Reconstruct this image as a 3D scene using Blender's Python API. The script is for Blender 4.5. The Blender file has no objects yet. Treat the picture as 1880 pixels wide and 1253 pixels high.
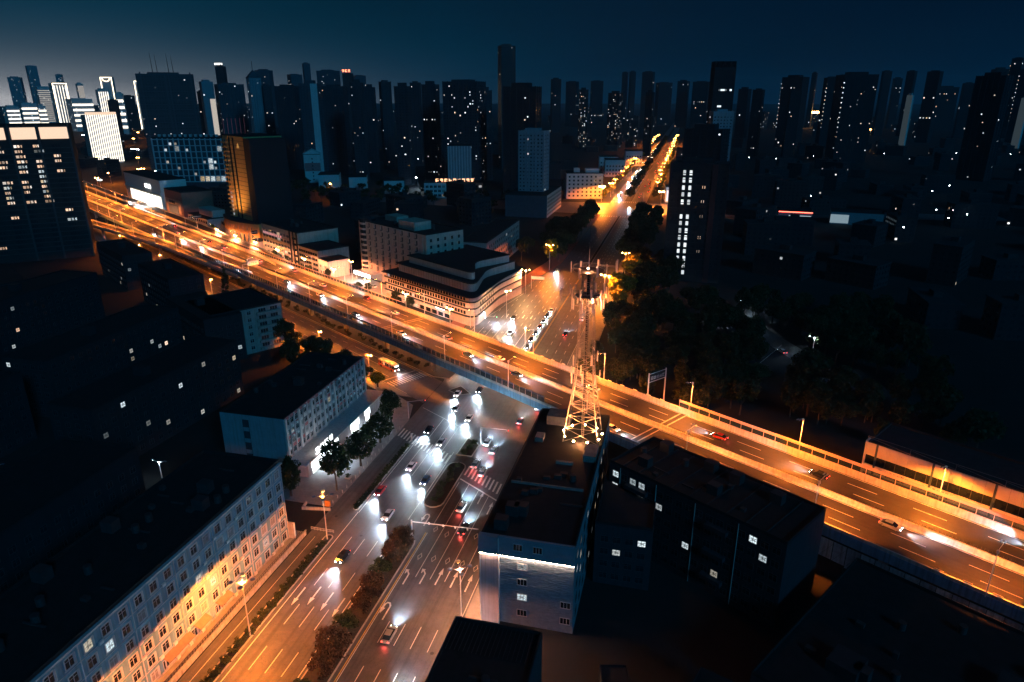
import bpy, math, random
from mathutils import Vector, Matrix
R = math.radians
sc = bpy.context.scene
C = sc.collection.objects
# ---------------------------------------------------------------- camera
cam = bpy.data.cameras.new('camera'); camo = bpy.data.objects.new('camera', cam); C.link(camo); sc.camera = camo
cam.lens = 24; cam.sensor_width = 36; cam.clip_start = 1; cam.clip_end = 60000
camo.location = (55.3, 13.8, 100); camo.rotation_euler = (R(90-19.57), 0, R(14.03))
# ---------------------------------------------------------------- night sky: dim twilight sky plus the city's glow low on the horizon
w = bpy.data.worlds.new('World'); sc.world = w; w.use_nodes = True
nt = w.node_tree; N = nt.nodes; L = nt.links; bg = N['Background']
sk = N.new('ShaderNodeTexSky'); sk.sky_type = 'NISHITA'; sk.sun_disc = False
sk.sun_elevation = R(-6); sk.sun_rotation = R(-50); sk.ozone_density = 6
tc = N.new('ShaderNodeTexCoord'); sep = N.new('ShaderNodeSeparateXYZ'); L.new(tc.outputs['Generated'], sep.inputs[0])
def wm(op, a, b=None):
    n = N.new('ShaderNodeMath'); n.operation = op
    for i, q in enumerate((a, b)):
        if q is None: continue
        if isinstance(q, (int, float)): n.inputs[i].default_value = q
        else: L.new(q, n.inputs[i])
    return n.outputs[0]
up = wm('MAXIMUM', sep.outputs[2], 0.0)
dot = N.new('ShaderNodeVectorMath'); dot.operation = 'DOT_PRODUCT'; L.new(tc.outputs['Generated'], dot.inputs[0]); dot.inputs[1].default_value = (-0.80, 0.60, 0)
side = wm('MAXIMUM', dot.outputs['Value'], 0.0)
band = wm('POWER', 2.718, wm('MULTIPLY', up, -6.0))
low = wm('POWER', 2.718, wm('MULTIPLY', up, -46.0))
def wmix(fac, a, b, kind='MIX'):
    n = N.new('ShaderNodeMix'); n.data_type = 'RGBA'; n.blend_type = kind; n.clamp_factor = False
    ins = [i for i in n.inputs if i.type == 'RGBA']
    if isinstance(fac, (int, float)): n.inputs[0].default_value = fac
    else: L.new(fac, n.inputs[0])
    for s_, q in zip(ins, (a, b)):
        if isinstance(q, tuple): s_.default_value = (*q, 1)
        else: L.new(q, s_)
    return [o for o in n.outputs if o.type == 'RGBA'][0]
base = wmix(band, (0.0001, 0.002, 0.009), (0.0002, 0.011, 0.032))
teal = wmix(wm('MULTIPLY', wm('POWER', side, 5.0), band), base, (0.000, 0.050, 0.092))
glow = wmix(wm('MULTIPLY', wm('POWER', side, 18.0), low), teal, (0.62, 0.62, 0.64))
tw = wmix(0.008, glow, sk.outputs[0], 'ADD')
cn = N.new('ShaderNodeTexNoise'); cn.inputs['Scale'].default_value = 2.6; cn.inputs['Detail'].default_value = 5
cmap = N.new('ShaderNodeMapping'); cmap.inputs['Scale'].default_value = (1, 1, 5); L.new(tc.outputs['Generated'], cmap.inputs[0]); L.new(cmap.outputs[0], cn.inputs['Vector'])
L.new(tw, bg.inputs[0]); L.new(wm('ADD', wm('MULTIPLY', cn.outputs[0], 0.5), 0.75), bg.inputs[1])      # thin uneven cloud
# ---------------------------------------------------------------- the one sun lamp: a weak, cool fill added behind camera to light facades
ml = bpy.data.lights.new('cool_fill', 'SUN'); ml.energy = 0.72; ml.angle = R(10); ml.color = (0.03, 0.50, 1.0)
mo = bpy.data.objects.new('cool_fill', ml); C.link(mo); mo.rotation_euler = Vector((-0.62, 0.62, -0.42)).to_track_quat('-Z', 'Y').to_euler()
# ---------------------------------------------------------------- render
vs = sc.view_settings; vs.view_transform = 'Standard'; vs.look = 'None'; vs.exposure = 0.0; vs.gamma = 1; vs.use_curve_mapping = False
cy = sc.cycles; cy.use_denoising = True; cy.max_bounces = 4; cy.diffuse_bounces = 2; cy.glossy_bounces = 2; cy.transmission_bounces = 3; cy.volume_bounces = 0; cy.transparent_max_bounces = 6
cy.use_adaptive_sampling = True; cy.adaptive_threshold = 0.02; cy.use_light_tree = True; cy.sample_clamp_indirect = 4; cy.caustics_reflective = False; cy.caustics_refractive = False

# ================================================================ helpers
rnd = random.Random(7)
MATS = {}
def _nodes(name):
    m = bpy.data.materials.new(name); m.use_nodes = True; t = m.node_tree; MATS[name] = m
    return m, t, t.nodes['Principled BSDF']
def mat(name, col, rough=.8, var=.18, scale=1.2, bump=.0, metal=0., streak=0., spec=.3, trans=0., island=0.):
    """procedural surface: noise colour variation, optional vertical dirt streaks, bump and per-piece variation"""
    if name in MATS: return MATS[name]
    m, t, p = _nodes(name); n, l = t.nodes, t.links
    p.inputs['Roughness'].default_value = rough; p.inputs['Metallic'].default_value = metal; p.inputs['Specular IOR Level'].default_value = spec
    co = n.new('ShaderNodeTexCoord'); no = n.new('ShaderNodeTexNoise'); no.inputs['Scale'].default_value = scale; no.inputs['Detail'].default_value = 6; no.inputs['Roughness'].default_value = .65
    l.new(co.outputs['Object'], no.inputs['Vector'])
    cr = n.new('ShaderNodeValToRGB'); cr.color_ramp.elements[0].position = .3; cr.color_ramp.elements[1].position = .72
    cr.color_ramp.elements[0].color = (*[c*(1-var) for c in col], 1); cr.color_ramp.elements[1].color = (*[min(1, c*(1+var)) for c in col], 1)
    l.new(no.outputs[0], cr.inputs[0]); out = cr.outputs[0]
    def mul(a, fac_socket, dark):
        x = n.new('ShaderNodeMix'); x.data_type = 'RGBA'; x.blend_type = 'MULTIPLY'
        i = [q for q in x.inputs if q.type == 'RGBA']; l.new(fac_socket, x.inputs[0]); l.new(a, i[0]); i[1].default_value = (dark, dark, dark*.95, 1)
        return [o for o in x.outputs if o.type == 'RGBA'][0]
    if streak:
        mp = n.new('ShaderNodeMapping'); mp.inputs['Scale'].default_value = (1.6, 1.6, .09); l.new(co.outputs['Object'], mp.inputs[0])
        n2 = n.new('ShaderNodeTexNoise'); n2.inputs['Scale'].default_value = 1.1; n2.inputs['Detail'].default_value = 5; l.new(mp.outputs[0], n2.inputs['Vector'])
        r2 = n.new('ShaderNodeValToRGB'); r2.color_ramp.elements[0].position = .45; r2.color_ramp.elements[1].position = .7; l.new(n2.outputs[0], r2.inputs[0])
        out = mul(out, r2.outputs[0], 1-streak)
    if island:
        g = n.new('ShaderNodeNewGeometry'); out = mul(out, g.outputs['Random Per Island'], 1-island)
    l.new(out, p.inputs['Base Color'])
    if bump:
        b = n.new('ShaderNodeBump'); b.inputs['Strength'].default_value = bump; b.inputs['Distance'].default_value = .03
        n3 = n.new('ShaderNodeTexNoise'); n3.inputs['Scale'].default_value = scale*9; n3.inputs['Detail'].default_value = 4; l.new(co.outputs['Object'], n3.inputs['Vector'])
        l.new(n3.outputs[0], b.inputs['Height']); l.new(b.outputs[0], p.inputs['Normal'])
    if trans:
        tr = n.new('ShaderNodeBsdfTranslucent'); l.new(out, tr.inputs[0]); ms = n.new('ShaderNodeMixShader'); ms.inputs[0].default_value = trans
        l.new(p.outputs[0], ms.inputs[1]); l.new(tr.outputs[0], ms.inputs[2]); l.new(ms.outputs[0], n['Material Output'].inputs[0])
    return m
def asphalt(name, col, rough=.5, along='y'):
    m = mat(name, col, rough, .25, .35, .35); t = m.node_tree; n, l = t.nodes, t.links; p = n['Principled BSDF']
    src = p.inputs['Base Color'].links[0].from_socket
    co = n.new('ShaderNodeTexCoord')
    v = n.new('ShaderNodeTexVoronoi'); v.feature = 'DISTANCE_TO_EDGE'; v.inputs['Scale'].default_value = .11
    wn = n.new('ShaderNodeTexNoise'); wn.inputs['Scale'].default_value = .5; wn.inputs['Detail'].default_value = 5
    ad = n.new('ShaderNodeMix'); ad.data_type = 'VECTOR'; ad.inputs[0].default_value = .18
    vi = [i for i in ad.inputs if i.type == 'VECTOR']; vo = [o for o in ad.outputs if o.type == 'VECTOR'][0]
    l.new(co.outputs['Object'], wn.inputs['Vector']); l.new(co.outputs['Object'], vi[0])
    sc2 = n.new('ShaderNodeVectorMath'); sc2.operation = 'SCALE'; sc2.inputs['Scale'].default_value = 30; l.new(wn.outputs[1], sc2.inputs[0]); l.new(sc2.outputs[0], vi[1]); l.new(vo, v.inputs['Vector'])
    cr = n.new('ShaderNodeMath'); cr.operation = 'LESS_THAN'; cr.inputs[1].default_value = .006; l.new(v.outputs['Distance'], cr.inputs[0])
    pn = n.new('ShaderNodeTexVoronoi'); pn.inputs['Scale'].default_value = .06; l.new(co.outputs['Object'], pn.inputs['Vector'])
    pr = n.new('ShaderNodeMath'); pr.operation = 'MULTIPLY'; l.new(pn.outputs['Color'], pr.inputs[0]); pr.inputs[1].default_value = .35
    mx = n.new('ShaderNodeMath'); mx.operation = 'MAXIMUM'; l.new(cr.outputs[0], mx.inputs[0]); l.new(pr.outputs[0], mx.inputs[1])
    tm = n.new('ShaderNodeMapping'); tm.inputs['Scale'].default_value = (1.1, .012, 1) if along == 'y' else (.012, 1.1, 1); l.new(co.outputs['Object'], tm.inputs[0])
    tn = n.new('ShaderNodeTexNoise'); tn.inputs['Scale'].default_value = 1.; tn.inputs['Detail'].default_value = 4; l.new(tm.outputs[0], tn.inputs['Vector'])
    tr = n.new('ShaderNodeMapRange'); tr.inputs[1].default_value = .42; tr.inputs[2].default_value = .68; tr.inputs[3].default_value = 0; tr.inputs[4].default_value = .62; l.new(tn.outputs[0], tr.inputs[0])
    mx2 = n.new('ShaderNodeMath'); mx2.operation = 'MAXIMUM'; l.new(mx.outputs[0], mx2.inputs[0]); l.new(tr.outputs[0], mx2.inputs[1]); mx = mx2
    x = n.new('ShaderNodeMix'); x.data_type = 'RGBA'; x.blend_type = 'MULTIPLY'; i = [q for q in x.inputs if q.type == 'RGBA']
    l.new(mx.outputs[0], x.inputs[0]); l.new(src, i[0]); i[1].default_value = (.35, .35, .35, 1); l.new([o for o in x.outputs if o.type == 'RGBA'][0], p.inputs['Base Color'])
    return m
def emit(name, col, st, rand=0., tint=None, detail=0.):
    """light-giving surface; rand varies strength (and hue towards tint) from lamp to lamp, detail adds what hangs in a window"""
    if name in MATS: return MATS[name]
    m, t, p = _nodes(name); n, l = t.nodes, t.links; n.remove(p); e = n.new('ShaderNodeEmission'); l.new(e.outputs[0], n['Material Output'].inputs[0])
    e.inputs[0].default_value = (*col, 1); e.inputs[1].default_value = st
    if rand:
        g = n.new('ShaderNodeNewGeometry'); oi = n.new('ShaderNodeObjectInfo'); ad = n.new('ShaderNodeMath'); ad.operation = 'ADD'; l.new(g.outputs['Random Per Island'], ad.inputs[0]); l.new(oi.outputs['Random'], ad.inputs[1])
        fr = n.new('ShaderNodeMath'); fr.operation = 'FRACT'; l.new(ad.outputs[0], fr.inputs[0])
        mr = n.new('ShaderNodeMapRange'); mr.inputs[3].default_value = st*(1-rand); mr.inputs[4].default_value = st*(1+rand); l.new(fr.outputs[0], mr.inputs[0]); so = mr.outputs[0]
        if detail:
            co = n.new('ShaderNodeTexCoord'); no = n.new('ShaderNodeTexNoise'); no.inputs['Scale'].default_value = 2.2; no.inputs['Detail'].default_value = 3; l.new(co.outputs['Object'], no.inputs['Vector'])
            m2 = n.new('ShaderNodeMapRange'); m2.inputs[1].default_value = .35; m2.inputs[2].default_value = .65; m2.inputs[3].default_value = 1-detail; m2.inputs[4].default_value = 1; l.new(no.outputs[0], m2.inputs[0])
            mm = n.new('ShaderNodeMath'); mm.operation = 'MULTIPLY'; l.new(so, mm.inputs[0]); l.new(m2.outputs[0], mm.inputs[1]); so = mm.outputs[0]
        l.new(so, e.inputs[1])
        if tint:
            f2 = n.new('ShaderNodeMath'); f2.operation = 'MULTIPLY'; f2.inputs[1].default_value = 7.31; l.new(fr.outputs[0], f2.inputs[0]); f3 = n.new('ShaderNodeMath'); f3.operation = 'FRACT'; l.new(f2.outputs[0], f3.inputs[0])
            pw = n.new('ShaderNodeMath'); pw.operation = 'POWER'; l.new(f3.outputs[0], pw.inputs[0]); pw.inputs[1].default_value = 3
            x = n.new('ShaderNodeMix'); x.data_type = 'RGBA'; i = [q for q in x.inputs if q.type == 'RGBA']; l.new(pw.outputs[0], x.inputs[0]); i[0].default_value = (*col, 1); i[1].default_value = (*tint, 1)
            l.new([o for o in x.outputs if o.type == 'RGBA'][0], e.inputs[0])
    return m
def glass(name, col, rough=.08, alpha=1.):
    m = mat(name, col, rough, .1, .4, spec=.6)
    if alpha < 1:
        t = m.node_tree; n, l = t.nodes, t.links; tr = n.new('ShaderNodeBsdfTransparent'); tr.inputs[0].default_value = (.75, .85, .9, 1); ms = n.new('ShaderNodeMixShader'); ms.inputs[0].default_value = alpha
        l.new(tr.outputs[0], ms.inputs[1]); l.new(n['Principled BSDF'].outputs[0], ms.inputs[2]); l.new(ms.outputs[0], n['Material Output'].inputs[0])
    return m

class MB:
    def __init__(s): s.v, s.f, s.m = [], [], []
    def add(s, vs, fs, mi=0):
        k = len(s.v); s.v += vs; s.f += [tuple(k+i for i in f) for f in fs]; s.m += [mi]*len(fs); return s
    def box(s, x0, y0, z0, x1, y1, z1, mi=0):
        return s.add([(x, y, z) for z in (z0, z1) for x, y in ((x0, y0), (x1, y0), (x1, y1), (x0, y1))],
                     [(3, 2, 1, 0), (4, 5, 6, 7), (0, 1, 5, 4), (1, 2, 6, 5), (2, 3, 7, 6), (3, 0, 4, 7)], mi)
    def quad(s, a, b, c, d, mi=0): return s.add([a, b, c, d], [(0, 1, 2, 3)], mi)
    def prism(s, poly, z0, z1, mi=0, top=None, poly2=None):
        n = len(poly); p2 = poly2 or poly
        s.add([(x, y, z0) for x, y in poly]+[(x, y, z1) for x, y in p2], [(i, (i+1) % n, n+(i+1) % n, n+i) for i in range(n)]+[tuple(range(n-1, -1, -1))], mi)
        k = len(s.v); s.f.append(tuple(range(k-n, k))); s.m.append(mi if top is None else top); return s
    def tube(s, p, q, r, r2=None, n=6, mi=0):
        p, q = Vector(p), Vector(q); r2 = r if r2 is None else r2; d = (q-p).normalized(); a = d.orthogonal().normalized(); b = d.cross(a)
        vs = [tuple(o+(a*math.cos(t)+b*math.sin(t))*rr) for o, rr in ((p, r), (q, r2)) for t in [2*math.pi*i/n for i in range(n)]]
        return s.add(vs, [(i, (i+1) % n, n+(i+1) % n, n+i) for i in range(n)]+[tuple(range(n-1, -1, -1)), tuple(range(n, 2*n))], mi)
    def ell(s, c, r, n=8, k=5, mi=0):
        vs = [(c[0]+r[0]*math.sin(math.pi*j/k)*math.cos(2*math.pi*i/n), c[1]+r[1]*math.sin(math.pi*j/k)*math.sin(2*math.pi*i/n), c[2]+r[2]*math.cos(math.pi*j/k)) for j in range(k+1) for i in range(n)]
        return s.add(vs, [(j*n+i, (j+1)*n+i, (j+1)*n+(i+1) % n, j*n+(i+1) % n) for j in range(k) for i in range(n)], mi)
    def mesh(s, name, *mats, smooth=False):
        me = bpy.data.meshes.new(name); me.from_pydata(s.v, [], s.f)
        for m in mats: me.materials.append(m)
        if len(mats) > 1: me.polygons.foreach_set('material_index', s.m)
        if smooth: me.polygons.foreach_set('use_smooth', [True]*len(me.polygons))
        me.update(); return me
    def build(s, name, m, parent=None, loc=(0, 0, 0), rz=0, smooth=False):
        return inst(name, s.mesh(name, *(m if isinstance(m, (list, tuple)) else (m,)), smooth=smooth), parent, loc, rz)
def inst(name, me, parent=None, loc=(0, 0, 0), rz=0, scale=None):
    o = bpy.data.objects.new(name, me); C.link(o); o.parent = parent; o.location = (*loc, 0)[:3]
    if rz: o.rotation_euler = (0, 0, rz)
    if scale: o.scale = scale if isinstance(scale, tuple) else (scale,)*3
    return o
def tag(o, label=None, cat=None, group=None, kind=None):
    for k, q in (('label', label), ('category', cat), ('group', group), ('kind', kind)):
        if q: o[k] = q
    return o
def thing(name, label, cat, loc=(0, 0, 0), rz=0, group=None):
    o = inst(name, None, None, loc, rz); o.empty_display_size = .5
    return tag(o, label, cat, group)
def struct(o): o['kind'] = 'structure'; return o
def stuff(o): o['kind'] = 'stuff'; return o
def copy_tree(o, parent=None):
    c = o.copy(); C.link(c); c.parent = parent
    for ch in list(o.children): copy_tree(ch, c)
    return c
def box(name, m, parent, x0, y0, z0, x1, y1, z1): return MB().box(x0, y0, z0, x1, y1, z1).build(name, m, parent)
def light(name, kind, parent, loc, energy, col, size=.25, spot=None, blend=.6, rot=None):
    key = (name, kind, energy, col, size, spot, blend)
    d = LD.get(key)
    if not d:
        d = bpy.data.lights.new(name, kind); d.energy = energy; d.color = col; d.shadow_soft_size = size; LD[key] = d
        if kind == 'SPOT': d.spot_size = R(spot); d.spot_blend = blend
    o = bpy.data.objects.new(name, d); C.link(o); o.parent = parent; o.location = (*loc, 0)[:3]
    if rot: o.rotation_euler = rot
    return o
LD = {}
ORD = 'first second third fourth fifth sixth seventh eighth ninth tenth eleventh twelfth thirteenth fourteenth fifteenth sixteenth seventeenth eighteenth nineteenth twentieth'.split()+['twenty '+k for k in 'first second third fourth fifth sixth seventh eighth ninth'.split()]
HA = R(32.8); EX, EY = math.cos(HA), -math.sin(HA); MX, MY = math.sin(HA), math.cos(HA); HX, HY = 15.5, 221.3
def H(a, b, z=0): return (HX+a*EX+b*MX, HY+a*EY+b*MY, z)          # a along the elevated highway, b across it, to world
def glyph(mb, x, z, s, r, y=-.02, mi=0):
    """one illegible square sign character out of strokes, in the x-z plane"""
    t = s*.1
    for k in sorted(r.sample(range(5), 3)): mb.box(x+s*.08, y, z+s*(.06+.2*k), x+s*.92, 0, z+s*(.06+.2*k)+t, mi)
    for k in r.sample((.08, .3, .5, .8), 2): mb.box(x+s*k, y, z+s*.05, x+s*k+t, 0, z+s*.95, mi)

SOD = (1.0, .215, .018); SODW = (1.0, .48, .18); COOL = (.62, .84, 1.0); WARMW = (1.0, .80, .62)
# ---- materials
asph = asphalt('asphalt_main', (.082, .088, .096)); asph_h = asphalt('asphalt_deck', (.030, .0285, .028), .55, 'x')
ground_m = mat('ground_dark', (.012, .013, .014), .95, .35, .05, .2)
pave = mat('paving', (.20, .20, .20), .85, .2, .6, .3); pave_red = mat('paving_red', (.22, .10, .08), .85, .2, .8, .3)
kerb_m = mat('kerb_stone', (.34, .33, .31), .85, .2, 1.5, .2); soil = mat('soil', (.035, .03, .02), 1, .4, 2, .6)
paint = mat('road_paint', (.62, .62, .58), .6, .3, 2.5, 0, streak=0); paint_y = mat('road_paint_yellow', (.6, .4, .06), .6, .25, 2.5)
conc = mat('concrete', (.38, .355, .33), .85, .2, .7, .3, streak=.35); conc_d = mat('concrete_dark', (.16, .18, .20), .85, .25, .6, .3, streak=.4)
fascia = mat('fascia_paint', (.10, .20, .30), .6, .2, .6, .2, streak=.45)
roof_m = mat('roof_felt', (.010, .011, .013), .95, .4, .5, .4); roof_g = mat('roof_grey', (.02, .022, .026), .9, .4, .5, .4)
steel = mat('galvanised_steel', (.42, .42, .42), .45, .15, 3, metal=.6); pole_m = mat('pole_paint', (.55, .55, .54), .5, .1, 2, metal=.2); black_m = mat('black_metal', (.012, .012, .014), .5, .2, 2)
darkhead = mat('lamp_shell', (.10, .14, .22), .35, .1, 2, metal=.4)
glass_d = glass('glass_dark', (.012, .018, .024)); glass_p = glass('glass_panel', (.03, .05, .06), .12, .45)
frame_w = mat('window_frame_white', (.42, .42, .42), .6, .1, 3); frame_d = mat('window_frame_dark', (.05, .05, .055), .5, .2, 3)
lit_c = emit('window_light_cool', (.78, .93, 1.0), .85, .85, (1.0, .74, .42), .92)
lit_far = emit('window_light_far', (.74, .90, 1.0), 1.1, .92, (1.0, .66, .36))
lit_w = emit('window_light_warm', (1.0, .62, .40), 1.3, .7, (1.0, .9, .8), .7)
sod_e = emit('sodium_bulb', (1.0, .50, .14), 60); sod_far = emit('sodium_bulb_far', (1.0, .46, .11), 45); white_e = emit('white_bulb', (.85, .95, 1.0), 40)
head_e = emit('headlight_glow', (.92, .97, 1.0), 45); tail_e = emit('taillight_glow', (1.0, .06, .05), 14); red_e = emit('red_sign', (1.0, .10, .06), 9); sig_g = emit('signal_green', (.1, 1.0, .5), 10)
shop_e = emit('shop_sign_white', (.93, .98, 1.0), 7); gold_e = emit('gold_neon', (1.0, .82, .55), 5.0); led_e = emit('led_strip', (1.0, .58, .38), 190); neonw = emit('facade_neon', (1.0, .90, .74), 2.4); neon2 = emit('facade_wash_white', (1., .90, .78), .55)
leaf = mat('leaf_green', (.040, .055, .014), .6, .3, .6, trans=.35, island=.55); leaf_lit = mat('leaf_lamplit', (.24, .22, .015), .6, .3, .6, trans=.4, island=.5); leaf_r = mat('leaf_russet', (.075, .042, .02), .65, .3, .8, trans=.3, island=.55); bark = mat('bark', (.06, .045, .035), .95, .3, 3, .5)  # leaves of lamp-lit trees have the glow put into their colour
# ================================================================ ground, roads, pavements
g = MB(); g.quad((-9000, -200, -.03), (9000, -200, -.03), (9000, 14000, -.03), (-9000, 14000, -.03)); struct(g.build('ground', ground_m))
def sheet(name, poly, z, m, parent=None):
    mb = MB(); mb.add([(x, y, z) for x, y in poly], [tuple(range(len(poly)))]); o = mb.build(name, m, parent)
    return o
main = struct(sheet('main_road', [(-27, 20), (18.6, 20), (18.6, 225), (16, 250), (15.5, 330), (18, 430), (18, 7500), (-18, 7500), (-18, 440), (-31, 360), (-38.7, 309), (-39, 262), (-27, 238)], 0, asph))
def hp(*ab): return [H(a, b)[:2] for a, b in ab]
side_r = struct(sheet('side_road', hp((-520, -27), (-33.5, -27), (-44, -10.5), (-520, -10.5)), .004, asph))
cross_r = struct(sheet('cross_street', [(-260, 668), (-17.5, 640), (17.5, 648), (330, 690), (330, 716), (17.5, 722), (-17.5, 716), (-260, 700)], .004, asph))
back_r = struct(sheet('back_lane', [(78, 346), (86, 350), (103, 318), (128, 262), (119, 256), (97, 306)], .0, asphalt('asphalt_lane', (.075, .08, .085))))
yard = struct(sheet('lit_yard', hp((-232, 28), (-150, 26), (-160, 52), (-215, 54)), .004, pave))
def slab(name, poly, h, m=pave, z0=-.02): return struct(MB().prism(poly, z0, h).build(name, m))
slab('pavement', [(-46, 150.5), (-27, 150.5), (-27, 203), (-30, 214), (-46, 226)], .14)
slab('pavement', [(18.6, 20), (22, 20), (22, 206), (18.6, 214)], .14)
slab('pavement', [(-39.2, 262), (-38.9, 309), (-31.2, 360), (-18.2, 440), (-18.2, 636), (-24, 636), (-28, 440), (-40, 362), (-47, 312), (-47, 262)], .14, pave_red)
slab('pavement', [(15.6, 252), (24, 252), (24, 330), (22.5, 430), (22.5, 640), (18.2, 640), (18.2, 430), (15.7, 330)], .14)
slab('terrace', [(-30, 20), (-27.6, 20), (-27.6, 138), (-30, 138)], .9, pave)
slab('pavement', hp((-520, -33), (-50, -33), (-40, -27.2), (-520, -27.2)), .14)
# ---- raised, planted islands: kerb ring and soil
def island(name, poly, h=.16):
    r = inst(name, None); struct(r)
    n = len(poly); out = poly; inn = []
    for i in range(n):
        a, b, c = Vector(poly[i-1]), Vector(poly[i]), Vector(poly[(i+1) % n])
        e1, e2 = (b-a).normalized(), (c-b).normalized(); nn = (Vector((-e1.y, e1.x))+Vector((-e2.y, e2.x)))
        nn = nn/max(.3, nn.length_squared)*2
        inn.append(tuple(b+nn*.28))
    k = MB(); k.add([(x, y, -.02) for x, y in out]+[(x, y, h) for x, y in out]+[(x, y, h) for x, y in inn]+[(x, y, -.02) for x, y in inn],
          [f for i in range(n) for f in ((i, (i+1) % n, n+(i+1) % n, n+i), (n+i, n+(i+1) % n, 2*n+(i+1) % n, 2*n+i), (2*n+i, 2*n+(i+1) % n, 3*n+(i+1) % n, 3*n+i))]); k.build('kerb', kerb_m, r)
    MB().prism(inn, -.02, h-.04).build('soil', soil, r); return r
def stadium(x0, x1, y0, y1, tip0=True, tip1=True, n=6):
    cx, rr = (x0+x1)/2, (x1-x0)/2; p = []
    p += [(cx+rr*math.cos(math.pi+math.pi*i/n), y0+rr+rr*math.sin(math.pi+math.pi*i/n)) for i in range(n+1)] if tip0 else [(x0, y0), (x1, y0)]
    p += [(cx+rr*math.cos(math.pi*i/n), y1-rr+rr*math.sin(math.pi*i/n)) for i in range(n+1)] if tip1 else [(x1, y1), (x0, y1)]
    return p
island('median_strip', stadium(-5.6, -.3, 20, 143.5, False))
island('traffic_island', stadium(-5.0, .6, 156.5, 180.5)); island('traffic_island', [(-4.6, 184.5), (.4, 184.5), (.6, 192), (-4.4, 196)])
island('hedge_strip', stadium(-21.4, -19.8, 150.5, 187)); island('divider_strip', stadium(-22.6, -20.4, 20, 139.5, False))
island('underpass_strip', hp((-420, -10.2), (-50, -10.2), (-44, -7), (-52, 9), (-420, 9)))
island('corner_island', hp((-36, -14), (-30, -14), (-28, -10), (-36, -8)))
island('far_median', stadium(-1.6, .6, 420, 636)); island('far_median', stadium(-5, 3, 730, 1150)); island('far_median', stadium(-5, 3, 1220, 2600))
# ---- road markings: each a piece of its road
ME = {}
def dash(road, x, y, ln, wd=.15, rz=0, m=paint, z=.012, name='lane_line'):
    key = (round(ln, 1), wd, m.name); me = ME.get(key)
    if not me: mb = MB(); mb.quad((-wd/2, 0, 0), (wd/2, 0, 0), (wd/2, ln, 0), (-wd/2, ln, 0)); me = ME[key] = mb.mesh(name, m)
    return inst(name, me, road, (x, y, z), rz)
for x in (-16.2, -12.8, -9.4):
    for y in range(26, 146, 12): dash(main, x, y, 6)
    dash(main, x, 196-.64*x-34, 34, .15)
dash(main, -19.4, 24, 126, .18); dash(main, -6.3, 24, 120, .18); dash(main, -24.9, 24, 114, .12)
dash(main, -19.2, 150, 40, .18); dash(main, -5.7, 150, 36, .18)
for x in (4.2, 7.6, 11.0, 14.5):
    for y in range(26, 122, 12): dash(main, x, y, 6)
    dash(main, x, 130, 174.5-.64*x-130-2, .15)
dash(main, .6, 24, 122, .18, m=paint_y); dash(main, .95, 24, 122, .15); dash(main, 18.1, 24, 140, .15); dash(main, 1.2, 150, 20, .15)
def slant(x0, x1, yc, wd, road=main, name='stop_line'):
    return dash(road, x0, yc-.64*x0, (x1-x0)*1.187, wd, -math.pi/2-math.atan(.64), name=name)
slant(.9, 18, 172.5, .45); slant(-26, -5.8, 196.5, .2)
x = -26.0
while x < 18:
    if not -5.4 < x < .6: dash(main, x, 175-.64*x, 5.2, .5, name='crosswalk_stripe')
    x += 1.25
for x, y in ((2.4, 147.9), (5.8, 146.5), (9.3, 147), (12.9, 147.5), (2.5, 137), (5.9, 137), (9.3, 137), (12.9, 136.8), (16.3, 136), (16.3, 147)):
    d = MB(); 
    for sx in (-1, 1):
        d.quad((0, -1.3, 0), (sx*.55, 0, 0), (sx*.42, 0, 0), (0, -1.0, 0)); d.quad((0, 1.3, 0), (sx*.55, 0, 0), (sx*.42, 0, 0), (0, 1.0, 0))
    if 'dia' not in ME: ME['dia'] = d.mesh('diamond_marking', paint)
    inst('diamond_marking', ME['dia'], main, (x, y, .012))
def flat(pts): 
    mb = MB()
    for p in pts: mb.add([(x, y, 0) for x, y in p], [tuple(range(len(p)))])
    return mb
ME['up'] = flat([[(-.16, -3), (.16, -3), (.16, .6), (-.16, .6)], [(-.5, .6), (.5, .6), (0, 2.8)]]).mesh('arrow_marking', paint)
ME['left'] = flat([[(-.16, -3), (.16, -3), (.16, .6), (-.16, .4)], [(-.16, .4), (.16, .6), (-.5, 1.6), (-.6, 1.2)], [(-.35, 2.0), (-.95, .4), (-1.25, 2.0)]]).mesh('arrow_marking', paint)
ME['uturn'] = flat([[(.5, -3), (.8, -3), (.8, 1.2), (.5, 1.0)], [(.5, 1.0), (.8, 1.2), (.3, 2.1), (.1, 1.7)], [(.1, 1.7), (.3, 2.1), (-.4, 2.1), (-.3, 1.7)], [(-.4, 2.1), (-.3, 1.7), (-.5, 1.2), (-.85, 1.3)], [(-.85, 1.3), (-.5, 1.2), (-.5, .3), (-.85, .3)], [(-1.2, .3), (-.15, .3), (-.68, -1.4)]]).mesh('u_turn_marking', paint)
for x, y, k in ((2.4, 130, 'left'), (5.9, 131, 'left'), (9.3, 131.5, 'up'), (12.8, 131.5, 'up'), (16.3, 131, 'up'), (1.9, 119, 'uturn'), (-1.6, 151.5, 'uturn'), (12.9, 160, 'up'), (9.2, 164, 'up')):
    inst('arrow_marking', ME[k], main, (x, y, .013))
for x, y in ((-17.7, 118), (-14.5, 119), (-11, 118), (-7.8, 117)): inst('arrow_marking', ME['up'], main, (x, y, .013), math.pi)
for x in (-34, -30, -26, -22, -18, -14, -10, -6.5):
    dash(main, x-.2, 262, 40, .15)
    for y in range(308, 400, 10):
        if x > -38+(y-300)*.11: dash(main, x, y, 4, .15)
for x in (4.5, 8.3, 12.1):
    for y in range(256, 640, 10): dash(main, x, y, 4, .15)
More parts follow.
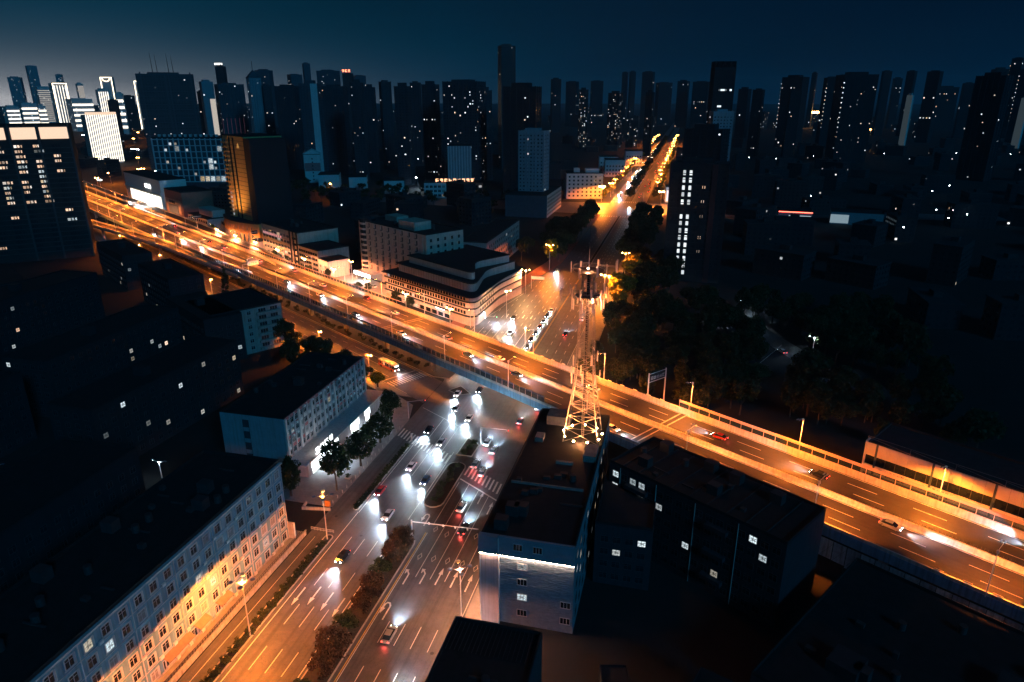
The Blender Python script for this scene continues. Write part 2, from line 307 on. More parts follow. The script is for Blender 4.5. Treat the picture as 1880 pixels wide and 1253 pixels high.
dash(main, -1.2, 250, 172, .16, m=paint_y); dash(main, -.8, 250, 172, .16, m=paint_y); dash(main, 15.3, 256, 80, .15)
dash(main, -36, 300, 64, .15, -R(9.5))
for x, y in ((-28, 296), (-24, 296), (-20, 297), (-28, 306), (-24, 306)): inst('diamond_marking', ME['dia'], main, (x, y, .012))
for x, y in ((-8.2, 335), (-12, 322), (-16, 322), (-20, 322), (-24, 322)): inst('arrow_marking', ME['up'], main, (x, y, .013), math.pi)
for x in range(-17, 18, 2): dash(main, x, 722, 9, .5, name='crosswalk_stripe'); dash(main, x, 630, 6, .5, name='crosswalk_stripe')
for x in (-10, -6, 6, 10):
    for y in range(445, 620, 12): dash(main, x, y, 5, .15)
def hdash(road, a, b, ln, wd, z=.016, m=paint, name='lane_line'):
    x, y, _ = H(a, b); return dash(road, x, y, ln, wd, -R(90)-HA, m, z, name)
for b in (-14.2, -18.2, -22.4):
    hdash(side_r, -100, b, 38, .15)
    for a in range(-400, -100, 10): hdash(side_r, a, b, 4, .15)
hdash(side_r, -420, -10.9, 370, .2, m=paint_y); hdash(side_r, -420, -26.6, 376, .15)
b = -26
while b < -11: hdash(side_r, -57.5, b, 5, .5, name='crosswalk_stripe'); b += 1.2
dash(side_r, *H(-60, -26.5)[:2], 15, .35, -HA, z=.016, name='stop_line')
dash(back_r, 101, 310, 55, .12, R(156), z=.008)
# manhole covers
mh = MB().prism([(.38*math.cos(i*math.pi/6), .38*math.sin(i*math.pi/6)) for i in range(12)], 0, .012).mesh('manhole_cover', black_m)
for x, y in ((-14.2, 141), (15.5, 110), (10, 98), (-10, 215), (-24, 147), (-26, 145), (8, 240)): inst('manhole_cover', mh, main, (x, y, .004))

# ================================================================ the elevated highway
hw = thing('elevated_highway', 'elevated six lane highway on concrete piers crossing above the avenue', 'overpass', (HX, HY, 0), -HA)
A0, A1 = -900, 230
box('deck', conc_d, hw, A0, -13.6, 8.9, A1, 13.6, 10.0)
MB().quad((A0, -13.5, 10.006), (A1, -13.5, 10.006), (A1, 13.1, 10.006), (A0, 13.1, 10.006)).build('deck_surface', asph_h, hw)
def barrier(name, b0, b1, lo, hi, x0=A0, x1=A1, m=conc, step=None):
    pr = [(b0, lo), (b1, lo), (b1-.12*(1 if b1 > b0 else -1), hi), (b0, hi)]
    mb = MB(); mb.add([(x0, y, z) for y, z in pr]+[(x1, y, z) for y, z in pr], [(0, 1, 5, 4), (1, 2, 6, 5), (2, 3, 7, 6), (3, 0, 4, 7), (0, 3, 2, 1), (4, 5, 6, 7)]); return mb.build(name, m, hw)
box('fascia', fascia, hw, A0, -14.0, 8.2, A1, -13.62, 10.5); barrier('parapet', -13.95, -13.45, 10.52, 11.25); barrier('parapet', 13.55, 12.95, 8.3, 11.75)
mb = MB(); pr = [(-.62, 10), (.62, 10), (.34, 10.5), (.24, 11.35), (-.24, 11.35), (-.34, 10.5)]
mb.add([(A0, y, z) for y, z in pr]+[(A1, y, z) for y, z in pr], [(i, (i+1) % 6, 6+(i+1) % 6, 6+i) for i in range(6)]); mb.build('median_barrier', conc, hw)
bl = MB().box(-.02, -.16, 0, .02, .16, .75).mesh('glare_blade', black_m)
for i in range(300): inst('glare_blade', bl, hw, (185-i*.66, 0, 11.35), R(20))
mb = MB()
for i in range(500): mb.box(-14-i*.7, -.15, 11.35, -13.96-i*.7, .15, 12.0)
stuff(mb.build('glare_blades', black_m, hw))
pier = MB().box(-.9, -.7, 0, .9, .7, 7.6).mesh('pier', conc); cap = MB().prism([(-1, -9.5), (1, -9.5), (1, 9.5), (-1, 9.5)], 7.6, 8.9).mesh('pier_cap', conc_d)
for a in range(-880, 200, 33):
    if -30 < a < 22: continue
    q = inst('pier', pier, hw, (a, -6, 0)); inst('pier', pier, hw, (a, 6, 0)); inst('pier_cap', cap, q, (0, 6, 0))
for a in (45, -87):
    jt = box('expansion_joint', black_m, hw, a-.7, -13.3, 10.0, a+.7, -.6, 10.014); box('expansion_joint', black_m, hw, a-.7, .6, 10.0, a+.7, 13, 10.014)
    for s_ in (-1, 1): box('joint_edge', conc, jt, a+s_*.95-.22, -13.3, 10.0, a+s_*.95+.22, -.6, 10.018); box('joint_edge', conc, jt, a+s_*.95-.22, .6, 10.0, a+s_*.95+.22, 13, 10.018)
hd = MB().box(0, -.08, 0, 7, .08, .004).mesh('lane_line', paint)
for b in (-9, -5, 5, 9):
    for i in range(58): inst('lane_line', hd, hw, (200-i*15+(3 if b in (5, -9) else 0), b, 10.008))
for b in (-13, -1, 1, 12.6): box('edge_line', paint, hw, A0, b-.08, 10.006, A1, b+.08, 10.011)
# transparent noise barriers: each bay has its post, its pane and its top rail panel
post = MB().box(-.06, -.06, 0, .06, .06, 2.6).mesh('barrier_post', mat('barrier_post', (.42, .30, .27), .6, .1, 2)); 
def noise(a0, a1, b, step, h, top, pm, tm, zb=11.25):
    pane = MB().box(.06, -.02, .12, step-.06, .02, h-top).mesh('barrier_pane', pm); tp = MB().box(0, -.05, h-top+.01, step, .05, h).mesh('barrier_top_panel', tm); bt = MB().box(0, -.05, 0, step, .05, .12).mesh('barrier_rail', tm)
    a = a0
    while a < a1:
        p = inst('barrier_post', post, hw, (a, b, zb), 0, (1, 1, h/2.6)); inst('barrier_pane', pane, hw, (a, b, zb)); inst('barrier_top_panel', tp, hw, (a, b, zb)); inst('barrier_rail', bt, hw, (a, b, zb)); a += step
pink = mat('barrier_pink', (.40, .26, .24), .55, .12, 1.2); navy = mat('barrier_navy', (.04, .07, .11), .5, .2, 1)
noise(43, 205, 13.3, 3.4, 2.4, .85, glass_p, pink, 11.75); noise(-318, 12, -13.7, 2.75, 2.1, .45, glass_p, navy); noise(-330, -105, 13.3, 3.0, 1.9, .4, glass_p, pink, 11.75)
rp = MB().box(0, -.03, .1, 1.6, .03, .42).mesh('reflector_plate', mat('reflector', (.75, .6, .4), .4, .1, 3))
for i in range(14): inst('reflector_plate', rp, hw, (186-i*5, -13.72, 11.2)); inst('reflector_plate', rp, hw, (36-i*5.2, 13.3, 11.7))
# ramps joining on the left
def ramp(pts, wd, m=asph_h):
    top = MB(); sl = MB(); b1 = MB(); b2 = MB(); n = len(pts); L_, R_ = [], []
    for i, (a, b, z) in enumerate(pts):
        p0 = pts[max(0, i-1)]; p1 = pts[min(n-1, i+1)]; d = Vector((p1[0]-p0[0], p1[1]-p0[1])).normalized(); nn = Vector((-d.y, d.x))*wd/2; L_.append((a+nn.x, b+nn.y, z)); R_.append((a-nn.x, b-nn.y, z))
    for i in range(n-1):
        l0, l1, r0, r1 = L_[i], L_[i+1], R_[i], R_[i+1]; dn = lambda p, h: (p[0], p[1], p[2]+h)
        top.quad(dn(r0, .012), dn(r1, .012), dn(l1, .012), dn(l0, .012)); sl.quad(dn(l0, -1.1), dn(l1, -1.1), dn(r1, -1.1), dn(r0, -1.1)); sl.quad(dn(r0, -1.1), dn(r1, -1.1), r1, r0); sl.quad(l0, l1, dn(l1, -1.1), dn(l0, -1.1))
        for q, mbb in ((L_, b1), (R_, b2)): mbb.prism([q[i][:2], q[i+1][:2], (q[i+1][0], q[i+1][1]+.4), (q[i][0], q[i][1]+.4)], q[i][2]-.1, q[i][2]+1.1)
    top.build('ramp_surface', m, hw); sl.build('ramp_slab', conc_d, hw); b1.build('parapet', conc, hw); b2.build('parapet', conc, hw)
ramp([(-215, -12.5, 9.99), (-290, -14.5, 9.99), (-340, -17, 9.8), (-400, -22.5, 9.4), (-470, -30, 9), (-560, -41, 8.5), (-680, -60, 8)], 8.5)
ramp([(-225, 14, 9.98), (-270, 18.5, 9.9), (-320, 21.5, 9.6), (-400, 26, 9.4), (-520, 28, 9.3), (-660, 31, 9.2), (-860, 34, 9.2)], 8.5)
for a, b in ((-340, -17), (-373, -20), (-406, -23), (-440, -27), (-480, -31.5)): inst('pier', pier, hw, (a, b, 0), 0, (.8, 1, 1.08))
# ================================================================ buildings
WM = {}; curtain = mat('curtain', (.20, .19, .18), .5, .35, 2.5)
cq = random.Random(123)
def win_mesh(ww, wh, kind):
    """frame mesh and pane mesh of one window; x along the wall, outward is -y, origin at the sill's left end"""
    k = (ww, wh, kind)
    if k in WM: return WM[k]
    f = MB(); t = .09 if kind != 'thick' else .2; o = -.07
    fm = frame_d if kind == 'dark' else frame_w
    f.box(-t, o, -t, ww+t, .02, 0); f.box(-t, o, wh, ww+t, .02, wh+t); f.box(-t, o, 0, 0, .02, wh); f.box(ww, o, 0, ww+t, .02, wh)
    if kind in ('sash', 'thick', 'dark'): f.box(ww*.5-.035, -.05, 0, ww*.5+.035, .0, wh); f.box(0, -.045, wh*.68, ww, 0, wh*.68+.05)
    if kind == 'thick': f.box(-.35, -.2, -.22, ww+.35, .02, -.1); f.box(ww+.2, -.12, -.1, ww+.42, .02, wh+.2)
    if kind == 'tri':
        for q in (.33, .66): f.box(ww*q-.03, -.05, 0, ww*q+.03, 0, wh)
    p = MB(); p.quad((0, -.012, 0), (ww, -.012, 0), (ww, -.012, wh), (0, -.012, wh))
    WM[k] = (f.mesh('window', fm), p.mesh('pane', glass_d), p.mesh('pane', lit_c), p.mesh('pane', lit_w), p.mesh('pane', curtain)); return WM[k]
def window(parent, x, y, z, rz, ww, wh, lit=0, kind='sash'):
    me = win_mesh(ww, wh, kind); lit = 3 if not lit and kind in ('thick', 'sash') and cq.random() < .16 else lit; o = inst('window', me[0], parent, (x, y, z), rz); inst('pane', me[1+lit], o); return o
def side_frame(s, w_, d):
    return {'f': ((0, 0), 0, w_), 'r': ((w_, 0), R(90), d), 'b': ((w_, d), R(180), w_), 'l': ((0, d), R(270), d)}[s]
def win_rows(root, s, w_, d, zs, n, ww, wh, x0=None, x1=None, lit=(), kind='sash', off=0.):
    (ox, oy), rz, ln = side_frame(s, w_, d); x0 = .8 if x0 is None else x0; x1 = ln-.8 if x1 is None else x1
    for j, z in enumerate(zs):
        for i in range(n):
            u = x0+(x1-x0)*(i+.5)/n-ww/2
            lt = 0
            if callable(lit): lt = lit(j, i)
            elif (j, i) in lit: lt = 1
            window(root, ox+u*math.cos(rz)+off*math.sin(rz), oy+u*math.sin(rz)-off*math.cos(rz), z, rz, ww, wh, lt, kind)
def block(name, label, cat, loc, rz, w_, d, h, wm_, rm=None, group=None, par=.7):
    """a building: wall volume, roof sheet inside a parapet"""
    r = thing(name, label, cat, (*loc[:2], 0), rz, group)
    MB().box(0, 0, -.1, w_, d, h-.02).build('wall', wm_, r)
    rf = MB().box(.25, .25, h-.1, w_-.25, d-.25, h).build('roof', rm or roof_m, r)
    if par:
        t = .25; p = MB(); p.box(0, 0, h, w_, t, h+par); p.box(0, d-t, h, w_, d, h+par); p.box(0, t, h, t, d-t, h+par); p.box(w_-t, t, h, w_, d-t, h+par); p.build('parapet', rm or roof_m, r)
    return r
def clutter(root, x0, y0, x1, y1, z, n, seed):
    """roof things: tanks, ducts, vents, air units"""
    r_ = random.Random(seed); gm = mat('roof_unit', (.028, .03, .033), .7, .3, 1)
    for k in range(n):
        x, y = r_.uniform(x0, x1-2), r_.uniform(y0, y1-2); t = r_.random()
        if t < .3: MB().tube((x, y, z), (x, y, z+1.6), .7, n=10).build('water_tank', gm, root)
        elif t < .6: MB().box(x, y, z, x+r_.uniform(.8, 1.8), y+1, z+r_.uniform(.6, 1.2)).build('air_unit', gm, root)
        elif t < .8: MB().box(x, y, z+.15, x+r_.uniform(2, 5), y+.35, z+.45).build('duct', gm, root)
        else: MB().box(x, y, z, x+2.6, y+2.2, z+2.3).build('stair_hut', gm, root)
ac_me = MB().box(0, -.42, 0, .85, -.08, .6).prism([(.43+.2*math.cos(i), -.44) for i in range(0)] or [(.1, -.45), (.75, -.45), (.75, -.42), (.1, -.42)], .1, .5).mesh('air_conditioner', mat('ac_white', (.55, .55, .53), .5, .1, 3))
def pipe(r, x, y, z0, z1, m=frame_w, rad=.09): return MB().tube((x, y, z0), (x, y, z1), rad, n=6).build('drain_pipe', m, r)
def litp(seed, p, warm=.2):
    q = random.Random(seed); return lambda j, i: (0 if q.random() > p else (2 if q.random() < warm else 1))
# ---- A: long apartment block along the service road, lower left
wallA = mat('wall_bluegrey', (.13, .25, .32), .85, .14, .5, .2, streak=.3)
A = block('apartment_block', 'long blue grey apartment block with white window frames and string courses, bottom left', 'building', (-50, 36), 0, 20, 99, 21.4, wallA)
bays = 28; stp = 99/bays
litA = {(3, 19), (2, 20), (4, 13), (5, 12), (4, 9), (1, 25), (3, 8)}
win_rows(A, 'r', 20, 99, [1.6+3.3*j for j in range(6)], bays, 1.5, 1.75, 0, 99, litA, 'thick')
for j in range(7):
    z = .55+3.3*j+.35
    box('string_course', frame_w, A, 20.0, 0, z, 20.09, 99, z+.09)
box('cornice', frame_w, A, 20.0, -.1, 20.9, 20.5, 99.2, 21.25); box('plinth', conc, A, 20, 0, .85, 20.12, 99, 1.25)
for k in (3, 6, 9.0, 12, 15, 18, 21, 24, 27, 28): pipe(A, 20.16, k*stp-.1 if k < 28 else 98.8, .9, 20.9)
q = random.Random(5)
for j in range(6):
    for i in range(bays):
        if q.random() < .3: inst('air_conditioner', ac_me, A, (20, (i+.95)*stp, 1.5+3.3*j-.5), R(90))
# awnings and clutter on the terrace side
aw = mat('awning', (.22, .15, .09), .8, .2, 1)
for y0, y1 in ((57, 64), (65.5, 69), (72, 76)):
    MB().add([(20.02, y0, 4.2), (21.6, y0, 3.5), (21.6, y1, 3.5), (20.02, y1, 4.2), (20.02, y0, 4.1), (21.6, y0, 3.4), (21.6, y1, 3.4), (20.02, y1, 4.1)], [(0, 1, 2, 3), (7, 6, 5, 4), (0, 4, 5, 1), (1, 5, 6, 2), (2, 6, 7, 3)]).build('awning', aw, A)
    for yy in range(int(y0*10), int(y1*10), 7): window(A, 20.02, yy/10, 1.4, R(90), .55, 1.9, 0, 'plain')
MB().box(19.5, 98.95, .9, 21.6, 99.6, 5.0).build('gate_pillar', conc, A)
# terrace railing
rl = thing('terrace_railing', 'black metal railing along the raised terrace below the blue grey block', 'railing', (-27.75, 22, .9))
for zz in (.5, 1.0): MB().box(-.03, 0, zz, .03, 115.5, zz+.05).build('rail', black_m, rl)
pm_ = MB().box(-.025, -.025, 0, .025, .025, 1.02).mesh('baluster', black_m)
for i in range(160): inst('baluster', pm_, rl, (0, i*.722, 0))
tw = thing('terrace_wall', 'low pale concrete wall along the edge of the service road', 'wall', (-27.55, 20, 0)); box('wall_face', conc, tw, -.03, 0, -.05, .22, 118.2, 1.15); box('coping', kerb_m, tw, -.08, 0, 1.15, .28, 118.4, 1.24)
# ---- B: four storey office with rose spandrels above a lit shop row
wallB = mat('wall_rose', (.38, .33, .33), .85, .12, .6, .15, streak=.3); rose = mat('spandrel_rose', (.42, .13, .13), .8, .15, .8); cream = mat('column_cream', (.5, .46, .45), .8, .1, 1, streak=.25); endw = mat('end_wall_grey', (.18, .26, .30), .85, .12, .5, streak=.2)
B = block('office_building', 'four storey office with rose red spandrels and cream columns above lit shops', 'building', (-66, 162), 0, 20, 49, 17, wallB)
box('end_wall', endw, B, 0, -.12, -.1, 20, -.01, 17.4); box('end_wall_strip', mat('strip_dark', (.03, .04, .05), .8), B, 7, -.2, 3, 9, -.125, 16)
for z in (5.5, 9, 12.5): box('strip_window', endw, B, 7.1, -.24, z, 8.9, -.205, z+1.2)
nb = 7
for k in range(nb*3+1):
    y = .3+k*(48.4/(nb*3)); wide = k % 3 == 0
    box('column', cream if k % 3 != 1 else wallB, B, 20, y-(.42 if wide else .2), 5.2, 20+(.5 if wide else .28), y+(.42 if wide else .2), 17.3)
q = random.Random(9)
for j in range(4):
    for k in range(nb*3):
        y0 = .3+k*(48.4/(nb*3)); z = 5.6+j*3.0
        window(B, 20.01, y0+.35, z+.25, R(90), 1.55, 1.55, 1 if q.random() < .03 else 0, 'sash')
        box('spandrel', rose if (j == 3 or q.random() < .2) else cream, B, 20.0, y0+.22, z+1.92, 20.1, y0+2.1, z+2.85)
        if q.random() < .35: inst('air_conditioner', ac_me, B, (20.02, y0+.5, z+1.95), R(90))
box('shop_canopy', cream, B, 20.0, -2, 4.5, 26.5, 50.5, 4.95); box('shop_wall', wallB, B, 20.02, 0, 0, 25.8, 50, 4.48)
# lit shop fronts: bright fascia boxes and glowing windows
for y0, y1, e in ((2, 17, 1), (26, 31, .8), (36, 39, .5)):
    sg = box('shop_sign', shop_e, B, 25.85, y0, 2.1, 26.15, y1, 4.2)
    box('shop_window', emit('shop_window_light', (.90, 1.0, .95), 3.2), B, 25.82, y0+.3, .25, 25.95, y1-.3, 1.95)
sgn = MB(); 
for k in range(4): glyph(sgn, 4+k*2.6, 3.0+.0, 1.9, random.Random(40+k), -.25)
sgn.build('sign_lettering', shop_e, B, (26.2, 0, 2.2), R(90))
light('shop_light', 'SPOT', B, (28.5, 9, 4.3), 7000, COOL, .8, 150, .5, (0, 0, 0)); light('shop_light', 'SPOT', B, (28.5, 30, 4.3), 3500, COOL, .8, 150, .5)
# ---- C: stone clad building with LED strips below the parapet
stone = mat('cladding_stone', (.14, .19, .23), .8, .2, 1, .3); cap_m = mat('cap_panel', (.12, .19, .24), .6, .15, .4)
Cb = block('clad_building', 'dark stone clad building with a glowing pink white strip under its parapet, bottom centre', 'building', (22.2, 121.5), 0, 18.5, 58, 20, stone)
box('parapet_panel', cap_m, Cb, 3.7, -.5, 16.3, 18.5, -.01, 20.7); box('parapet_panel', cap_m, Cb, -.3, -1.2, 16.8, 3.6, -.01, 20.7)
box('wing', mat('wing_render', (.34, .30, .32), .8, .1, .6, streak=.2), Cb, .05, -.75, 0, 3.5, -.01, 16.75); box('pilaster', frame_w, Cb, 3.5, -.9, 0, 3.72, -.01, 20.2); box('pilaster', frame_w, Cb, -.2, -.9, 0, .04, -.01, 16.7)
box('led_strip', led_e, Cb, 3.8, -.42, 16.18, 18.4, -.3, 16.28); box('led_strip', led_e, Cb, -.1, -1.1, 16.68, 3.4, -1.0, 16.78)
mb = MB(); q = random.Random(3); z = .3
while z < 16.0:
    x = 3.75; hh = q.uniform(.1, .22)
    while x < 18.4:
        l_ = q.uniform(.4, 1.6); mb.box(x, -q.uniform(.02, .11), z, min(18.45, x+l_), 0, z+hh-.02); x += l_+.02
    z += hh
stuff(mb.build('stone_cladding', stone, Cb))
for x, z, lt in ((7.3, 13.4, 1), (7.3, 9.8, 0), (7.3, 6.2, 1), (16, 6.0, 0), (16, 2.2, 0), (7.3, 2.4, 0)): window(Cb, x, -.14, z, 0, 1.9, 1.4, lt, 'tri')
for x in (6.6, 10.5): window(Cb, x, -.52, 18.0, 0, 1.7, 1.4, 0, 'tri')
win_rows(Cb, 'r', 18.5, 58, [2.2, 5.6, 9, 12.4, 15.8], 12, 1.6, 1.5, 1, 57, litp(77, .16, .1), 'dark')
for k in range(5): box('balcony', conc_d, Cb, -.9, 6+k*9, 6.4, 0, 10+k*9, 7.4)
# roof clutter round the mast base
rc = mat('roof_clutter', (.18, .17, .16), .8, .3, 1)
for x0, y0, x1, y1, h_ in ((3, 50, 9, 55, 2.4), (15, 33, 18, 39, 1.6), (2, 40, 4, 43, 1.2), (9, 30.5, 13, 31.2, .7), (1, 20, 17, 20.4, .5)): box('roof_hut', rc, Cb, x0, y0, 20, x1, y1, 20+h_)
# ---- D: long dark block between the clad building and the highway
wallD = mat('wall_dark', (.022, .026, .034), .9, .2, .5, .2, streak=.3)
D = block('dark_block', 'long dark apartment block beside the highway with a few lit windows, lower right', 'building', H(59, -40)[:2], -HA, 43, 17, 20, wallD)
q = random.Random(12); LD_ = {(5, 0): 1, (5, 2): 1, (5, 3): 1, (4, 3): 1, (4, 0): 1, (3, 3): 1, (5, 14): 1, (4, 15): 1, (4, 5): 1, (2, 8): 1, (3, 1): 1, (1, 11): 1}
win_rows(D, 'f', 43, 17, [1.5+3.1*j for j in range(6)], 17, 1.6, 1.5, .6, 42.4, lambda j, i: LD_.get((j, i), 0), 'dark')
for k in (3.2, 13.1, 23, 33): pipe(D, k*1.0, -.12, 0, 19.8)
for j in range(6):
    if j % 2: box('balcony', wallD, D, 5.2, -1.2, .4+3.1*j, 11, -.02, 1.4+3.1*j); box('balcony', wallD, D, 26, -1.2, .4+3.1*j, 31, -.02, 1.4+3.1*j)
for k in range(9): box('roof_rib', roof_g, D, 3+k*4.4, .3, 20.02, 3.25+k*4.4, 16.6, 20.3)
D2 = block('dark_block', 'lower dark block joined to the left end of the long dark block', 'building', (42.5, 138), 0, 12, 24, 15, wallD); win_rows(D2, 'f', 12, 24, [1.5, 4.6, 7.7, 10.8], 4, 1.6, 1.4, lit=((2, 1), (3, 3)), kind='dark')
# ---- E: flat dark roof in the foreground
E_ = block('foreground_building', 'dark flat roofed building with ribbed metal roof edge, bottom centre', 'building', (22.3, 60), 0, 15.5, 45, 14, mat('wall_e', (.04, .045, .055), .9))
for k in range(20): box('roof_rib', mat('ribbed_metal', (.035, .033, .033), .6, .3, 1), E_, .5+k*.75, 38, 14.02, .58+k*.75, 44.6, 14.16)
box('roof_hut', roof_g, E_, 9, 20, 14.02, 14, 28, 16.2); box('roof_hut', roof_g, E_, 2, 8, 14.02, 5, 12, 15.2)
BR2 = block('dark_block', 'long dark flat roofed block below the highway edge with one bright window, lower right', 'building', H(108, -62)[:2], -HA, 96, 44, 8.5, wallD)
win_rows(BR2, 'f', 96, 44, [1.2, 4.6], 26, 2.0, 1.6, lit=((1, 3), (1, 14)), kind='dark'); [box('roof_hut', roof_g, BR2, 8+k*21, 10+k % 2*14, 8.5, 13+k*21, 15+k % 2*14, 10.8) for k in range(4)]
HO = thing('hoarding', 'pale patched hoarding panels below the edge of the elevated highway, lower right', 'hoarding', H(99, -14.4), -HA); q = random.Random(90)
hpm = [mat('hoarding_%d' % k, c_, .7, .3, .8, streak=.5) for k, c_ in enumerate(((.42, .42, .42), (.30, .33, .36), (.22, .24, .27)))]
for k in range(34): o = box('panel', hpm[q.randrange(3)], HO, .06+k*2.9, -.06, 2.5+q.uniform(0, 1.2), 2.84+k*2.9, 0, 8.0); MB().tube((k*2.9, -.25, 0), (k*2.9, -.25, 8.1), .05, n=5).build('scaffold_pole', black_m, HO); MB().tube((k*2.9, -.25, 3), (k*2.9+2.9, -.25, 7.5), .03, n=4).build('scaffold_brace', black_m, HO)
# low sheds in the court
sh = mat('shed_pink', (.34, .26, .25), .8, .2, 2)
for i, (x, y, w_, d_, h_, rz, lb) in enumerate(((40, 100, 6, 4, 3.2, 10, 'small shed with pale ribbed front and lit windows in the dark court'), (48, 108, 5, 4, 3, 12, 'small low shed behind the pale ribbed shed'), (62, 104, 9, 7, 8, -20, 'plain dark two storey annex at the foot of the long dark block'))):
    s_ = block('court_building', lb, 'building', (x, y), R(rz), w_, d_, h_, sh if i == 0 else wallD, par=.3)
    win_rows(s_, 'f', w_, d_, [.8] if h_ < 5 else [1.5+3.3*k for k in range(int(h_/3.3))], max(2, int(w_/2.6)), 1.4, 1.1, lit=((0, 0), (0, 1)) if i == 0 else (((2, 2),) if i == 3 else ()), kind='dark')
# ---- F: corner building with wide eaves and a rounded corner
wallF = mat('wall_tan', (.42, .35, .32), .85, .12, .6, .15, streak=.2); eave = mat('eave_dark', (.016, .018, .022), .8, .3, 1)
def rounded(pts, rad, n=6):
    out = []
    for i, p in enumerate(pts):
        a, b, c = Vector(pts[i-1]), Vector(p), Vector(pts[(i+1) % len(pts)]); r_ = rad[i]
        if not r_: out.append(tuple(b)); continue
        u, v = (a-b).normalized()*r_, (c-b).normalized()*r_
        for k in range(n+1): t = k/n; out.append(tuple((b+u)*(1-t)**2+b*2*t*(1-t)+(b+v)*t*t))
    return out
F0 = H(-156, 39); 
def rel(a, b): x, y, _ = H(a, b); return (x-F0[0], y-F0[1])
def fpoly(g_): return rounded([rel(-156-g_, 39-g_), rel(-84+g_, 39-g_), rel(-104+g_, 72+g_), rel(-112, 96+g_), rel(-156-g_, 96+g_)], [0, 8, 6, 0, 0])
F = thing('corner_building', 'rounded corner building with stacked dark eaves beside the overpass and avenue', 'building', F0)
MB().prism(fpoly(0), -.1, 14).build('wall', wallF, F)
for z, g_ in ((4.4, .9), (8.0, .7), (11.2, .7)): MB().prism(fpoly(g_), z, z+.45).build('ledge', eave, F)
MB().prism(fpoly(1.8), 14, 14.5, poly2=fpoly(1.2)).build('eave', eave, F); MB().prism(fpoly(-5), 14.5, 18.5).build('upper_wall', wallF, F); MB().prism(fpoly(-4), 18.5, 19).build('eave', eave, F); MB().prism(fpoly(-9), 19, 22.5).build('upper_wall', wallF, F); MB().prism(fpoly(-8.2), 22.5, 22.9).build('roof', roof_m, F)
q = random.Random(21)
for j, z in enumerate((5.4, 8.9, 12.0)):
    for i in range(30):
        a = -154+i*2.15; x, y = rel(a, 39); window(F, x, y, z, -HA, 1.35, 1.5, 0 if q.random() > .04 else 1, 'dark')
for i in range(26): x, y = rel(-150+i*2.1, 44.0); box('panel_joint', eave, F, x-.04, y-.04, 14.6, x+.04, y+.04, 18.4)
for i in range(7):
    x0, y0 = rel(-86, 43); x1, y1 = rel(-102, 69); t = .12+i*.11; window(F, x0+(x1-x0)*t, y0+(y1-y0)*t, 9.0, math.atan2(y1-y0, x1-x0), 1.2, 1.4, 0, 'dark'); window(F, x0+(x1-x0)*t, y0+(y1-y0)*t, 5.6, math.atan2(y1-y0, x1-x0), 1.2, 1.4, 0, 'dark')
def hsign(parent, a, b, z, ln, h_, rz, m, nm='shop_sign', seed=1, n=6):
    x, y = rel(a, b); s_ = MB(); r_ = random.Random(seed)
    for k in range(n): glyph(s_, k*ln/n, 0, h_, r_, -.15)
    return s_.build(nm, m, parent, (x, y, z), rz)
shop2 = emit('shop_sign_blue_white', (.85, .95, 1.0), 22)
hsign(F, -112, 38, 3.0, 8, 1.3, -HA, shop2, seed=3); hsign(F, -84.5, 46, 3.0, 9, 1.3, R(110), shop2, seed=4, n=7)
MB().prism([rel(-155, 37.8), rel(-100, 37.8), rel(-100, 38.95), rel(-155, 38.95)], 2.9, 4.2).build('shop_fascia', cream, F)
for k in range(9): x, y = rel(-146+k*5, 38.9); o = box('shop_window', lit_c if k in (1, 2, 3) else glass_d, F, 0, -.1, .4, 3.6, -.02, 2.7); o.location = (x, y, 0); o.rotation_euler = (0, 0, -HA)
light('shop_light', 'SPOT', F, (*rel(-83, 52), 4.2), 9000, COOL, .6, 160, .5); light('shop_light', 'SPOT', F, (*rel(-108, 35), 4.2), 5000, COOL, .6, 150, .5)
light('shop_light', 'POINT', F, (*rel(-88.5, 60), 7), 1500, (1, .8, .6), .3)
# ---- G: hotel with vertical bays of small balconies
wallG = mat('wall_peach', (.45, .34, .29), .85, .12, .5, .15, streak=.25); wallGs = mat('wall_peach_side', (.20, .21, .24), .85, .15, .5)
def Hblock(name, label, cat, a0, a1, b0, b1, h, m, rm=None, **k): return block(name, label, cat, H(a0, b0)[:2], -HA, a1-a0, b1-b0, h, m, rm, **k)
G = Hblock('hotel', 'nine storey peach hotel with vertical bays of small balconies behind the highway', 'building', -207, -141, 55, 80, 33, wallG)
for k in range(8):
    x = 11+k*6.6; box('bay_recess', mat('recess_dark', (.05, .05, .055), .8), G, x, -.05, 4, x+1.9, 0, 32.6); box('pier_strip', wallG, G, x+1.9, -.55, 4, x+6.4, -.01, 33)
    for j in range(8): bq = box('balcony', wallG, G, x-.1, -1.0, 5.2+j*3.45, x+2, -.06, 6.1+j*3.45); box('balcony_rail', frame_d, bq, x-.1, -1.05, 6.1+j*3.45, x+2, -.98, 6.5+j*3.45)
cyl = [(4.5+5.0*math.cos(i*math.pi/8), 3.5+5.0*math.sin(i*math.pi/8)) for i in range(16)]
for j in range(10): MB().prism(cyl, 3.3+j*3.1, 4.4+j*3.1).build('drum_band', wallG if j > 2 else cream, G); MB().prism([(4.5+(x-4.5)*.95, 3.5+(y-3.5)*.95) for x, y in cyl], 4.4+j*3.1, 6.4+j*3.1).build('drum_window', glass_d, G)
box('roof_house', wallG, G, 37, 3, 33, 52, 14, 37.5); box('roof_house', wallG, G, 10, 12, 33, 22, 20, 36)
box('entrance_canopy', shop_e, G, 5, -8.5, 3.4, 22, -8.2, 5.2); box('entrance_roof', cream, G, 5, -8.15, 4.9, 22, -.1, 5.15)
for x in (6, 21): box('entrance_post', cream, G, x, -8, 0, x+.5, -7.5, 4.88)
light('canopy_light', 'SPOT', G, (14, -10, 5), 9000, COOL, .8, 165, .4)
